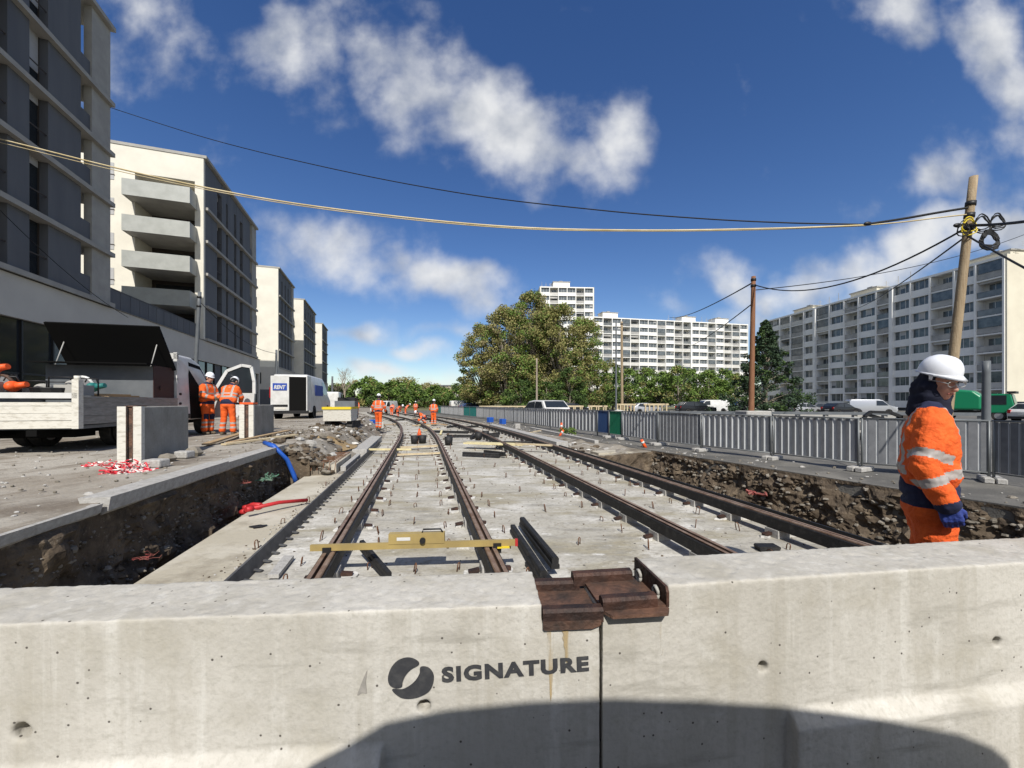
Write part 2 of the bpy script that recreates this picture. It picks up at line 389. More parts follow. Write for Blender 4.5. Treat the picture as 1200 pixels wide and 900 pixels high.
cr.color_ramp.elements[0].color = (5.6, 6.0, 6.8, 1); cr.color_ramp.elements[1].color = (10.0, 10.1, 10.2, 1); nt.links.new(n3.outputs['Fac'], cr.inputs[0])
hs = nd('ShaderNodeHueSaturation'); hs.inputs['Hue'].default_value = .512; hs.inputs['Saturation'].default_value = 1.27; hs.inputs['Value'].default_value = 1.36; nt.links.new(sky.outputs[0], hs.inputs['Color'])
front = mth('GREATER_THAN', sx.outputs[1], .06)
# broken cloud added in the unseen sky behind and above, to neutralise blue shade
nb = nd('ShaderNodeTexNoise'); nb.inputs['Scale'].default_value = 2.2; nb.inputs['Detail'].default_value = 7; nt.links.new(tc.outputs['Generated'], nb.inputs['Vector'])
mb_ = nd('ShaderNodeMapRange', interpolation_type='SMOOTHSTEP'); nt.links.new(nb.outputs['Fac'], mb_.inputs[0]); mb_.inputs[1].default_value = .42; mb_.inputs[2].default_value = .60; mb_.inputs[4].default_value = .85
mx = nd('ShaderNodeMix', data_type='RGBA'); nt.links.new(mth('ADD', mth('MULTIPLY', mr.outputs[0], front), mth('MULTIPLY', mb_.outputs[0], mth('SUBTRACT', 1, front))), mx.inputs[0]); nt.links.new(hs.outputs[0], mx.inputs[6]); nt.links.new(cr.outputs[0], mx.inputs[7])
nt.links.new(mx.outputs[2], bg.inputs['Color'])

# ------------------------------------------------------------------ ground (one sheet)
VL0, VL1, VS0, VS1 = -2.88, -2.48, -1.6, 4.62      # left street edge, apron edge, slab edges
def VR(u):
    if u < 10.7: return 8.1 - (u - 3.6) * .177
    return max(5.3, 6.84 - (u - 10.7) * .16)
UTL, UTR = 9.3, 10.6
def sm(t): t = max(0, min(1, t)); return t * t * (3 - 2 * t)
def zleft(u): return .68 * (1 - sm((u - 26) / 50)) + .0
def zright(u): return .15 * (1 - sm((u - 60) / 60))
us = [-40, -25, -15, -9, -6, -4] + [-3 + i * .2 for i in range(61)]
us += [UTL - .012, UTL + .012, UTR - .012, UTR + .012]
x = 9.4; st = .2
while x < 900: us.append(x); st *= 1.045; x += st
us += [1100, 1500, 2200, 3500]; us = sorted(set(us))
cols = []      # (mode, value)
lv = []; x = VL0; st = .15
while x > -60: lv.append(x); st *= 1.09; x -= st
lv += [-90, -140, -250, -500, -1200, -2500]
cols += [('l', v) for v in sorted(lv)]
for a in (VL0 + .012, -2.75, -2.6, VL1 - .012, VL1, -2.3, -2.1, -1.9, -1.75, VS0 - .012, VS0, -1.0, 0, 1.0, 2.0, 3.0, 4.0, VS1, VS1 + .012): cols.append(('m', a))
for t in (.1, .25, .4, .55, .7, .85): cols.append(('t', t))
cols.append(('r', -.012)); x = 0; st = .15
while x < 60: cols.append(('r', x)); st *= 1.09; x += st
cols += [('r', v) for v in (90, 140, 250, 500, 1200, 2500)]
gv = []; info = []
for u in us:
    for md, a in cols:
        if md in 'lm': v = a
        elif md == 't': v = VS1 + .012 + (VR(u) - .012 - VS1 - .012) * a
        else: v = VR(u) + a
        p = T(u, v)
        if md == 'l':
            z = zleft(u) + .022 * fbm(u * .7, v * .7, 1) * min(1, (VL0 - v) * 1.2 + .1)
            if u > UTL + .0 and v > -4.5: z -= .04 * abs(fbm(u * 2, v * 2)) * min(1, (u - UTL))
        elif md == 'm':
            if v < VL1 - .001: z = -.62 + .05 * N(u * 4, v * 4) if u < UTL else None
            elif v < VS0: z = -.003 if u < UTL else None
            else: z = -.02
            if z is None:
                t = (v - VL0) / (VS0 - VL0); z = zleft(u) * (1 - sm(t)) - .04 + .10 * fbm(u * 1.3, v * 1.3) * min(1, (u - UTL)) * math.exp(-max(0, u - 18) / 14)
        elif md == 't':
            if u < UTR: z = -1.05 + .07 * N(u * 3, v * 3)
            else: z = -.03 + .20 * a + .12 * fbm(u * 1.5, v * 1.5) * math.exp(-max(0, u - 20) / 10)
        else:
            z = zright(u) + .012 * fbm(u * .8, v * .8, 5)
            if a < 0: z = -1.05 if u < UTR else z - .03
        p.z = z; gv.append(p)
nc = len(cols); gf = []; gm = []
for i in range(len(us) - 1):
    for j in range(nc - 1):
        gf.append((i * nc + j, i * nc + j + 1, (i + 1) * nc + j + 1, (i + 1) * nc + j))
        u = (us[i] + us[i + 1]) / 2; md, a = cols[j]; md2, a2 = cols[j + 1]
        if md == 'l' and md2 == 'l': k = 0 if (u < 70 and a > -70) else 5
        elif md == 'l': k = 3 if u < UTL else 4
        elif md == 'm' and a2 <= VL1 if md2 == 'm' else False: k = 3 if u < UTL else 4
        elif md == 'm' and a < VS0 - .013: k = 1 if u < UTL else 4
        elif md == 'm' and a < VS1: k = 1 if u < UTL else 4
        elif md in 'mt': k = 3 if u < UTR else 4
        else: k = 2 if (u < 75 and a < 60) else 5
        gm.append(k)
me = bpy.data.meshes.new('ground'); me.from_pydata(gv, [], gf)
for k in ('street', 'apron', 'asphalt', 'soil', 'rubble', 'grass'): me.materials.append(M[k])
me.polygons.foreach_set('material_index', gm); me.update()
bm = bmesh.new(); bm.from_mesh(me); bmesh.ops.recalc_face_normals(bm, faces=bm.faces)
if sum(f.normal.z for f in bm.faces) < 0: bmesh.ops.reverse_faces(bm, faces=bm.faces)
bm.to_mesh(me); bm.free()
go = bpy.data.objects.new('ground', me); col.objects.link(go); go['kind'] = 'structure'

def strip(name, mats, v0, v1, z0, z1, ua, ub, step=.5, edge=0.0, kind=None, parent=None, freq=3):
    """solid ribbon along the track between v0 and v1"""
    b = MB(); n = max(2, int((ub - ua) / step) + 1); ring = []
    for i in range(n):
        u = ua + (ub - ua) * i / (n - 1)
        e0 = edge * fbm(u * freq, 3.1); e1 = edge * fbm(u * freq, 9.4)
        ring.append([T(u, v0 + e0, z0), T(u, v1 + e1, z0), T(u, v1 + e1, z1), T(u, v0 + e0, z1)])
    vs = [p for r in ring for p in r]; fs = []
    for i in range(n - 1):
        for j in range(4): fs.append((i * 4 + j, i * 4 + (j + 1) % 4, i * 4 + 4 + (j + 1) % 4, i * 4 + 4 + j))
    fs += [(3, 2, 1, 0), tuple((n - 1) * 4 + j for j in range(4))]
    b.add(vs, fs); o = b.build(name, mats, parent)
    if kind: o['kind'] = kind
    return o
strip('track_slab', 'slab', VS0 + .01, VS1 - .01, -.9, 0, -3, 70, .4, .012, 'structure')
strip('apron_foundation', 'apron', VL1 + .02, VS0 + .0, -.9, .002, -3, UTL + .05, .3, .03, 'structure')
# grey kerb along the left street edge, broken into lengths
kb = MB()
for (a, b_, dz, dv) in ((-2.5, 1.2, -.02, 0), (1.25, 4.3, -.015, .0), (4.34, 6.6, .035, .03), (6.62, 9.1, .015, .02)):
    kb.hexa([T(a, VL0 - .10, .5), T(b_, VL0 - .10, .5), T(b_, VL0 + .03 + dv, .60), T(a, VL0 + .03 + dv, .60),
             T(a, VL0 - .17, .695 + dz), T(b_, VL0 - .17, .695 + dz), T(b_, VL0 + .05 + dv, .695 + dz), T(a, VL0 + .05 + dv, .695 + dz)])
o = kb.build('street_kerb', 'kerbstone'); o['kind'] = 'structure'

def bank(name, uA, uB, vfun, z0, z1, side, du=.05, dz=.05, amp=.12, lean=.3):
    """soil wall; side=+1 when the open trench lies on the +v side"""
    nu = int((uB - uA) / du); nz = int((z1 - z0) / dz); vs = []; fs = []
    for i in range(nu + 1):
        u = uA + (uB - uA) * i / nu
        for j in range(nz + 1):
            t = j / nz; z = z0 + (z1 - z0) * t
            d = lean * (1 - t) ** 1.3 + amp * (fbm(u * 1.7, z * 2.2, 2, 5) + .35 * fbm(u * 7, z * 8, 4, 3)) * (1 if t < .95 else .25)
            vs.append(T(u + .03 * N(u * 5, z * 5), vfun(u) + side * (d + .02), z))
    for i in range(nu):
        for j in range(nz): fs.append((i * (nz + 1) + j, (i + 1) * (nz + 1) + j, (i + 1) * (nz + 1) + j + 1, i * (nz + 1) + j + 1))
    b = MB(); b.add(vs, fs); o = b.build(name, 'soil', fix=False); o['kind'] = 'structure'; return o
bank('left_trench_bank', -2.5, UTL, lambda u: VL0 - .02, -.65, .635, 1, amp=.15, lean=.16)
bank('right_trench_bank', -1, UTR + .1, VR, -1.1, .135, -1, amp=.17, lean=.35)
# ragged broken asphalt lip along the right trench edge and end bank
eb = MB(); vs = []; fs = []; nv, nz = 50, 22
for i in range(nv + 1):
    for j in range(nz + 1):
        v = VS1 + .05 + (VR(UTR) - VS1) * i / nv; z = -1.1 + 1.1 * j / nz
        vs.append(T(UTR - .05 - .35 * (1 - j / nz) - .15 * fbm(v * 2, z * 2, 7), v, z + (.12 * i / nv) * j / nz))
for i in range(nv):
    for j in range(nz): fs.append((i * (nz + 1) + j, (i + 1) * (nz + 1) + j, (i + 1) * (nz + 1) + j + 1, i * (nz + 1) + j + 1))
eb.add(vs, fs); o = eb.build('trench_end_bank', 'soil', fix=False); o['kind'] = 'structure'
strip('left_trench_end', 'soil', VL0, VL1 + .1, -.65, .45, UTL - .1, UTL + .3, .1, .05, 'structure')

def rock(b, c, r, mi=0, seed=0):
    c = Vector(c); k = random.random() * 100; n, m = 6, 4; vs = []
    s = (r * random.uniform(.7, 1.3), r * random.uniform(.6, 1.1), r * random.uniform(.45, .8))
    a0 = random.random() * 6
    vs.append(c + Vector((0, 0, s[2])))
    for i in range(1, m):
        for j in range(n):
            a = PI * i / m; t = 2 * PI * j / n + a0; f = 1 + random.uniform(-.25, .25)
            vs.append(c + Vector((math.sin(a) * math.cos(t) * s[0] * f, math.sin(a) * math.sin(t) * s[1] * f, math.cos(a) * s[2] * f)))
    vs.append(c - Vector((0, 0, s[2])))
    fs = [(0, 1 + j, 1 + (j + 1) % n) for j in range(n)]
    for i in range(m - 2):
        for j in range(n): fs.append((1 + i * n + j, 1 + (i + 1) * n + j, 1 + (i + 1) * n + (j + 1) % n, 1 + i * n + (j + 1) % n))
    a = 1 + (m - 2) * n; e = len(vs) - 1
    fs += [(a + j, e, a + (j + 1) % n) for j in range(n)]
    b.add(vs, fs, mi)
b = MB()
for i in range(2600):      # stones in the two soil walls
    u = random.uniform(0, UTL - .1); z = random.uniform(-.55, .45)
    t = (z + .65) / 1.21; d = .16 * (1 - t) ** 1.3 + .10 * fbm(u * 1.7, z * 2.2, 2, 5) + .01
    rock(b, T(u, VL0 + d, z), random.uniform(.006, .024) * (2.2 if random.random() < .06 else 1), random.randint(0, 1))
for i in range(900):
    u = random.uniform(1, UTR); z = random.uniform(-1.0, .1)
    t = (z + 1.1) / 1.235; d = .35 * (1 - t) ** 1.3 + .17 * fbm(u * 1.7, z * 2.2, 2, 5) + .03
    rock(b, T(u, VR(u) - d, z), random.uniform(.015, .06), random.randint(0, 1))
tag(b.build('bank_stones', ['stone', 'soil']), kind='stuff')
b = MB()
for i in range(1100):      # gravel on the left street
    u = random.uniform(1, 22); v = VL0 - .2 - abs(random.gauss(0, 2.8))
    rock(b, T(u, v, zleft(u) + .006), random.uniform(.006, .024) * (1.8 if random.random() < .05 else 1), random.randint(0, 1))
for i in range(500):       # crumbs on apron and slab edge
    u = random.uniform(1.5, 9); v = VS0 - .05 - abs(random.gauss(0, .08)) - (.12 if random.random() < .3 else 0)
    rock(b, T(u, v, .006), random.uniform(.004, .014), random.randint(1, 2))
for i in range(260):
    u = random.uniform(2, 30); v = VR(u) + abs(random.gauss(0, .6))
    rock(b, T(u, v, .16), random.uniform(.01, .05), random.randint(0, 1))
for i in range(1100):       # grit on the slab
    u = random.uniform(2.0, 20); v = random.uniform(-1.5, 4.5)
    rock(b, T(u, v, .003), random.uniform(.004, .014), random.randint(0, 2))
tag(b.build('gravel', ['stone', 'kerbstone', 'soil']), kind='stuff')
b = MB()
for i in range(560):      # rubble in the broken zone left of the track, and on the right beyond the trench
    if random.random() < .68:
        u = UTL + .6 + abs(random.gauss(0, 9)); v = random.uniform(VL0 - 1.2, VS0 - .05)
        t = max(0, (v - VL0) / (VS0 - VL0)); z = zleft(u) * (1 - sm(t)) + .02
    else:
        u = UTR + .5 + abs(random.gauss(0, 8)); v = random.uniform(VS1 + .1, VR(u)); z = .08
    rock(b, T(u, v, z), random.choice((random.uniform(.02, .06), random.uniform(.02, .06), random.uniform(.05, .12))), random.choice((0, 0, 1, 2, 2, 2, 2, 3)))
for i in range(350):
    u = random.uniform(17, 45); v = random.uniform(-1.5, 4.5); rock(b, T(u, v, .02), random.uniform(.02, .09), random.choice((0, 1, 2)))
for i in range(260):
    u = random.uniform(UTL - .15, UTL + .9); v = random.uniform(VL0 - .3, VS0 - .3); rock(b, T(u, v, .66 * (1 - sm((v - VL0) / 1.28)) * random.uniform(.5, 1)), random.uniform(.03, .10), random.choice((0, 2, 2, 2)))
tag(b.build('rubble', ['stone', 'kerbstone', 'soil', 'grout']), kind='stuff')

# ------------------------------------------------------------------ rails
PROF_J1 = [(-.070, .105), (-.05, .105), (-.05, .225), (-.056, .232), (-.068, .225), (-.070, .15)]
PROF_J2 = [(.05, .105), (.076, .105), (.074, .15), (.073, .222), (.064, .232), (.052, .225)]
PROF_S = [(-.05, 0.095), (.05, 0.095), (.05, .235), (.056, .243), (.04, .247), (.022, .243), (.018, .205), (-.006, .205), (-.010, .248), (-.043, .25), (-.049, .24)]
def rail(v, ua, ub, label, flip=1, pads=True):
    root = empty('rail', T(ua, v), label, 'rail', 'tram rails on the slab')
    n = int((ub - ua) / .5) + 1
    def sweep(prof, name, m, dark=None):
        b = MB(); k = len(prof); vs = []; fs = []
        for i in range(n):
            u = ua + (ub - ua) * i / (n - 1); vs += [T(u, v + a * flip, z) for a, z in prof]
        for i in range(n - 1):
            for j in range(k): fs.append((i * k + j, i * k + (j + 1) % k, (i + 1) * k + (j + 1) % k, (i + 1) * k + j))
        fs += [tuple(range(k)), tuple((n - 1) * k + j for j in range(k))]
        b.add(vs, fs)
        if dark:
            for q in range(len(b.m)):
                if q < (n - 1) * k and (q % k) in dark: b.m[q] = 1
        return wpart(b, name, [m, 'railgroove'], root)
    sweep(PROF_S, 'rail_head', 'rail', (5, 6, 7))
    sweep(PROF_J1, 'rubber_jacket', 'rubber'); sweep(PROF_J2, 'rubber_jacket', 'rubber')
    if pads:
        u = ua + .35
        while u < min(ub, 20):
            for sgn in (-1, 1):
                b = MB(); n2 = 9; vv = v + sgn * (.15 + .03 * random.random()); rx = random.uniform(.05, .10); rv = random.uniform(.05, .10)
                top = [T(u + rx * math.cos(2 * PI * j / n2) * random.uniform(.7, 1.25), vv + rv * math.sin(2 * PI * j / n2) * random.uniform(.7, 1.25), random.uniform(.014, .03)) for j in range(n2)]
                bot = [Vector((p.x, p.y, 0.001)) for p in top]
                b.add(top + bot, [tuple(range(n2))] + [(j, (j + 1) % n2, n2 + (j + 1) % n2, n2 + j) for j in range(n2)])
                b.bar(T(u, v + sgn * .10, .05), T(u, v + sgn * .20, .035), .05, .03, 1)
                wpart(b, 'grout_pad', ['grout', 'darkrust'], root)
            u += .72
        u = ua + .35
        while u < min(ub, 24): b = MB(); b.hexa([T(u + a, v + c, z) for z in (.0015, .0945) for a, c in ((-.09, -.085), (.09, -.085), (.09, .085), (-.09, .085))]); wpart(b, 'support', 'kerbstone', root); u += .72
    return root
rail(-.813, 2.0, 60, 'leftmost rusty tram rail, running from the barrier past the red conduit side', -1)
rail(.623, 1.8, 60, 'rusty tram rail under the right end of the yellow gauge bar')
rail(2.73, 1.55, 60, 'third rusty tram rail from the left, reaching the barrier at the rusty notch side', -1)
rail(4.15, 1.3, 60, 'rightmost rusty tram rail beside the deep right-hand trench')

# formwork boards with clips
def form(v, h, ua, ub, label, clipm, sgn, step=.22, board='formdark'):
    root = empty('formwork', T(ua, v), label, 'formwork')
    b = MB(); n = int((ub - ua) / .5) + 1
    for i in range(n - 1):
        a = ua + (ub - ua) * i / (n - 1); c = ua + (ub - ua) * (i + 1) / (n - 1)
        b.hexa([T(a, v, .001), T(c, v, .001), T(c, v + .035 * sgn, .001), T(a, v + .035 * sgn, .001), T(a, v - .01 * sgn, h), T(c, v - .01 * sgn, h), T(c, v + .012 * sgn, h), T(a, v + .012 * sgn, h)])
    wpart(b, 'board', board, root)
    u = ua + .1; k = 0
    while u < min(ub, 16) and k < 95:
        b = MB(); b.bar(T(u, v + .02 * sgn, .035), T(u, v + .09 * sgn, .02), .03, .012); b.bar(T(u, v + .085 * sgn, .02), T(u + .03, v + .09 * sgn, .001), .02, .02)
        wpart(b, 'clip', clipm, root); u += step; k += 1
    return root
form(-1.56, .15, 2.9, 15.5, 'dark toothed formwork strip along the left edge of the track slab', 'formdark', 1)
r = form(4.60, .16, 1.6, 16, 'black formwork strip with pale clips along the right edge of the track slab', 'grout', -1, .3, 'black')

# U-shaped starter bars
def loop_mesh():
    b = MB(); pts = [(0, -.022, 0)] + [(0, -.022, .07)] + [(0, -.022 * math.cos(t), .075 + .02 * math.sin(t)) for t in (PI * .25, PI * .5, PI * .75)] + [(0, .022, .07), (0, .022, 0)]
    b.tube(pts, .005, 0, 6); return b
lo = loop_mesh().build('rebar_loop', 'rebar')
first = True
for v, stp, off in ((-1.12, .62, .2), (-.50, .62, .4), (-.10, .75, .1), (.33, .62, .3), (.98, .62, .1), (1.75, 1.3, .7), (2.40, .62, .25), (3.05, .62, .5), (3.45, .9, .3), (3.85, .62, .1), (-1.75, 1.1, .3)):
    u = 2.2 + off
    while u < (17 if v > -1.5 else 9):
        q = lo if first else lo.copy()
        if not first: col.objects.link(q)
        first = False
        q.location = T(u + random.uniform(-.12, .12), v + random.uniform(-.04, .04), .0); q.rotation_euler = (random.uniform(-.25, .25), random.uniform(-.2, .2), random.uniform(-.7, .7)); q.scale = (1.15, 1.15, random.uniform(.7, 1.25))
        tag(q, 'small rusty steel loop sticking out of the concrete slab', 'rebar', 'starter bars in the slab')
        u += stp * (1 if u < 9 else 1.4)

# ------------------------------------------------------------------ near concrete barriers
def barrier_block(name, label, A, B, zt, thick, toe0, toe1, notchA, notchB, holes, chamfer=.02):
    """A, B front top corners in plan (Vector); toe between params toe0..toe1 (m); notch at A end or B end (m)"""
    d = (B - A).normalized(); L = (B - A).length; n = Vector((d.y, -d.x, 0))     # n points to the camera
    fr = Fr((A.x, A.y), d, n); root = empty(name, A, label, 'concrete barrier', 'concrete barriers in front of the camera')
    b = MB()
    b.fbox(fr, 0, L, -thick, 0, -.06, zt)
    o = wpart(b, 'concrete_body', 'barrier', root)
    def cut(mb, op='DIFFERENCE'):
        c = mb.build('cutter', 'barrier', origin=(0, 0, 0)); c.location = (0, 0, 0)
        c.data.transform(Matrix.Translation(-Vector(root.location))); c.parent = root
        m = o.modifiers.new('b', 'BOOLEAN'); m.operation = op; m.object = c; m.solver = 'EXACT'
        evaluated(o); bpy.data.objects.remove(c)
    # toe
    t = MB(); t.prism([(-.03, -.05), (.045, -.05), (.045, .315), (-.02, .395)], lambda a, z, s: fr.p(s, a, z), toe0, toe1); cut(t, 'UNION')
    for (s0, s1, dz) in (notchA, notchB):
        if dz: t = MB(); t.fbox(fr, s0, s1, -thick - .1, .1, zt - dz, zt + .2); cut(t)
    for (s, z, r) in holes:
        t = MB(); p = fr.p(s, .05, z); q = fr.p(s, -.075, z); t.cyl(p, q, r, 0, 20); cut(t)
    bm = bmesh.new(); bm.from_mesh(o.data)
    for ax_, lo_, hi_ in ((Vector(fr.d), -.04, L + .1), (Vector((0, 0, 1)), -.06, zt), (Vector(fr.n), -thick, .09)):
        q = lo_ + .05
        while q < hi_:
            bmesh.ops.bisect_plane(bm, geom=bm.verts[:] + bm.edges[:] + bm.faces[:], plane_co=ax_ * q, plane_no=ax_, dist=.0005); q += .05
    bmesh.ops.triangulate(bm, faces=bm.faces[:]); bm.to_mesh(o.data); bm.free()
    remesh(o, .0075, 3)
    nrm_ = [v.normal.copy() for v in o.data.vertices]
    for v, nn_ in zip(o.data.vertices, nrm_):      # worn, uneven surface
        w_ = v.co + root.location
        k = .0018 * fbm(w_.x * 4, w_.z * 4, w_.y * 4, 2) + .0014 * N(w_.x * 70, w_.y * 70, w_.z * 70)
        ed = max(0, 1 - abs(w_.z - zt) / .03); k -= .006 * ed * max(0, N(w_.x * 22, w_.y * 22, 3) - .05)
        v.co += nn_ * k
    return root, fr, o
JA = Vector((.336, 1.458, 0))
LA = Vector((-2.35, 1.458 - .07 * 2.686, 0))
left_bar, fL, oL = barrier_block('concrete_barrier', 'pale concrete barrier stencilled SIGNATURE in the left foreground', LA, JA - Vector((.005, 0, 0)), .85, .29, .1, 2.686 - .80,
    (0, 0, 0), (2.692 - .225, 2.80, .071), [(.685, .481, .031), (2.034, .492, .024)])
RB = JA + Vector((2.55, .131 * 2.55, 0))
right_bar, fR, oR = barrier_block('concrete_barrier', 'pale concrete barrier with two lifting holes in the right foreground', JA + Vector((.006, .004, 0)), RB, .897, .27, .78, 2.5,
    (-.1, .262, .088), (0, 0, 0), [(.665, .547, .022), (1.79, .557, .021)])

def face_shape(fr, poly_list, s0, z0, sx_, name, m, parent, off=.0045, rot=0, th=.0012):
    b = MB()
    for poly in poly_list:
        k = len(poly); c, s = math.cos(rot), math.sin(rot)
        pts = [fr.p(s0 + (x * c - y * s) * sx_, 0, z0 + (x * s + y * c) * sx_) for x, y in poly]
        b.add([p + fr.n * (off + th) for p in pts] + [p + fr.n * (off - .004) for p in pts], [tuple(range(k))] + [(i, (i + 1) % k, k + (i + 1) % k, k + i) for i in range(k)])
    return wpart(b, name, m, parent)
def spline(pts, n=6):
    out = []; k = len(pts)
    for i in range(k):
        p0, p1, p2, p3 = pts[i - 1], pts[i], pts[(i + 1) % k], pts[(i + 2) % k]
        for j in range(n):
            t = j / n
            out.append(tuple(.5 * ((2 * p1[q]) + (-p0[q] + p2[q]) * t + (2 * p0[q] - 5 * p1[q] + 4 * p2[q] - p3[q]) * t * t + (-p0[q] + 3 * p1[q] - 3 * p2[q] + p3[q]) * t ** 3) for q in (0, 1)))
    return out
def s_of(x):      # abscissa along the left barrier's front face under pixel x
    r = (x - 600) / F; A = fL.o; return (r * A.y - A.x) / (fL.d.x - r * fL.d.y)
def z_at(x, y, fr=fL):
    r = (x - 600) / F; s = (r * fr.o.y - fr.o.x) / (fr.d.x - r * fr.d.y); Y = (fr.o + fr.d * s).y
    return CAMZ - (y - HY) / F * Y
l1 = [(252, 160), (228, 136), (190, 129), (150, 143), (120, 178), (109, 220), (118, 252), (145, 266), (172, 262), (176, 238), (190, 208), (215, 182)]
l2 = [(258, 176), (290, 178), (314, 203), (320, 238), (302, 284), (262, 309), (212, 319), (165, 310), (128, 274), (172, 276), (206, 262), (236, 236), (254, 204)]
for nm, l in (('logo_mark', l1), ('logo_mark', l2)):
    pts = [((x - 215) / 100.0, -(y - 225) / 100.0) for x, y in spline(l, 4)]
    face_shape(fL, [pts], s_of(482), z_at(482, 794), .0775, nm, 'ink', left_bar)
fc = bpy.data.curves.new('lettering', 'FONT'); fc.body = 'SIGNATURE'; fc.size = 1; fc.offset = .046; fc.space_character = 1.14; fc.extrude = .006; fc.resolution_u = 3
tmp = bpy.data.objects.new('lettering', fc); col.objects.link(tmp)
dg = bpy.context.evaluated_depsgraph_get(); dg.update(); tm = bpy.data.meshes.new_from_object(tmp.evaluated_get(dg)); bpy.data.objects.remove(tmp)
def place_text(tm, fr, s, z, wdt, hgt, m, name, parent, off=.005, rot=0.0):
    xs = [v.co.x for v in tm.vertices]; ys = [v.co.y for v in tm.vertices]; x0, x1, y0, y1 = min(xs), max(xs), min(ys), max(ys)
    me = tm.copy(); me.name = name
    for v in me.vertices:
        a = (v.co.x - x0) / (x1 - x0) * wdt; c = (v.co.y - y0) / (y1 - y0) * hgt
        q = fr.p(s + a * math.cos(rot) - c * math.sin(rot), off + v.co.z * .1, z + c * math.cos(rot) + a * math.sin(rot)) - parent.location
        v.co = q
    me.materials.clear(); me.materials.append(M[m]); o = bpy.data.objects.new(name, me); col.objects.link(o); o.parent = parent; return o
place_text(tm, fL, s_of(518), z_at(518, 799), s_of(690) - s_of(518), .057, 'ink', 'lettering', left_bar, rot=.03)
# dark smudge left of the logo
# (kept as a stain with a shape of its own)
face_shape(fL, [spline([(0, 0), (1, 3), (2.2, 6), (3, 7.5), (2.6, 4), (2.8, .5), (1.5, .8)], 3)], s_of(419), z_at(419, 814), .0115, 'stain', 'smudge', left_bar, off=.0035, th=.0006)

def stain_mat(name, c, dens):
    m = mat(name, c, .9); nt_ = m.node_tree; b_ = nt_.nodes['Principled BSDF']; t_ = nt_.nodes.new('ShaderNodeTexCoord'); p_ = nt_.nodes.new('ShaderNodeMapping'); p_.inputs['Scale'].default_value = (60, 60, 4)
    n_ = nt_.nodes.new('ShaderNodeTexNoise'); n_.inputs['Scale'].default_value = 1.0; n_.inputs['Detail'].default_value = 4; r_ = nt_.nodes.new('ShaderNodeMapRange'); r_.inputs[1].default_value = .42; r_.inputs[2].default_value = .62; r_.inputs[4].default_value = dens
    nt_.links.new(t_.outputs['Object'], p_.inputs[0]); nt_.links.new(p_.outputs[0], n_.inputs['Vector']); nt_.links.new(n_.outputs['Fac'], r_.inputs[0]); nt_.links.new(r_.outputs[0], b_.inputs['Alpha']); return m
M['ruststain'] = stain_mat('rust run', (.46, .33, .14), .55); M['darkstain'] = stain_mat('dirt run', (.20, .18, .14), .6)
def runs(fr, root, s, z1, ln, w_, m):
    k = 9; L_ = [(-w_ * (1 - .75 * i / k) * random.uniform(.6, 1), -ln * i / k) for i in range(k)]; R_ = [(w_ * (1 - .75 * i / k) * random.uniform(.6, 1), -ln * i / k) for i in range(k)]
    face_shape(fr, [L_ + [(0, -ln)] + R_[::-1]], s, z1, 1.0, 'stain', m, root, off=.0038, th=.0005)
runs(fL, left_bar, 2.50, .75, .26, .016, 'ruststain'); runs(fL, left_bar, 2.56, .75, .12, .02, 'ruststain'); runs(fR, right_bar, .235, .79, .16, .018, 'ruststain')
# rusty coupling channel in the notch
cr_ = empty('steel_coupler', JA + Vector((0, 0, .78)), 'rusty steel channel bridging the gap between the two concrete barriers', 'steel coupler')
b = MB()
zl = .782; zr = .812
b.fbox(fL, 2.692 - .222, 2.692 - .004, -.255, .004, zl, zl + .012)                       # plate on the left block
b.fbox(fR, .0, .255, -.25, .006, zr, zr + .012)
wpart(b, 'top_plate', 'rust', cr_)
def flange(fr, s0, s1, z, m='rust'):
    b = MB(); c = .035
    b.prism([(s0, z + .01), (s0, z - .016), (s0 + .006, z - .022), (s1 - c, z - .022), (s1 - .006, z - .012), (s1, z - .006), (s1, z + .01)], lambda a, h, t: fr.p(a, t, h), .006, .014)
    wpart(b, 'flange', m, cr_)
flange(fL, 2.692 - .222, 2.692 - .004, zl)
b = MB(); b.prism([(.0, .006), (.022, .045), (.235, .05), (.255, .02), (.255, .006)], lambda a, t, h: fR.p(a, t, h), zr - .004, zr + .008); wpart(b, 'flange', 'rust', cr_)
for fr, s0, s1, z, off in ((fL, 2.692 - .222, 2.692 + .006, zl + .03, -.01), (fL, 2.692 - .222, 2.692 - .03, zl + .03, -.235), (fR, -.002, .215, zr + .03, -.012), (fR, -.05, .215, zr + .03, -.232)):
    b = MB(); b.prism([(-.026, -.03), (.021, -.03), (.021, .010), (.012, .021), (-.014, .023), (-.026, .010)], lambda a, h, t: fr.p(t, off + a, z + h), s0, s1); wpart(b, 'rib', 'darkrust', cr_)
b = MB(); b.prism([(-.27, .809), (.0, .809), (.01, .82), (.01, .875), (-.0, .893), (-.27, .899)], lambda a, h, t: fR.p(t, a, h), .2495, .2605); wpart(b, 'end_plate', 'darkrust', cr_)
for off in (-.05, -.2):
    b = MB(); c = fR.p(.237, off, zr + .035)
    b.tube([c + fR.n * .018 * math.cos(t) * 1.0 + Vector((0, 0, .024 * math.sin(t))) for t in [2 * PI * i / 12 for i in range(13)]], .007, 0, 6); wpart(b, 'weld_ring', 'slabgrey', cr_)
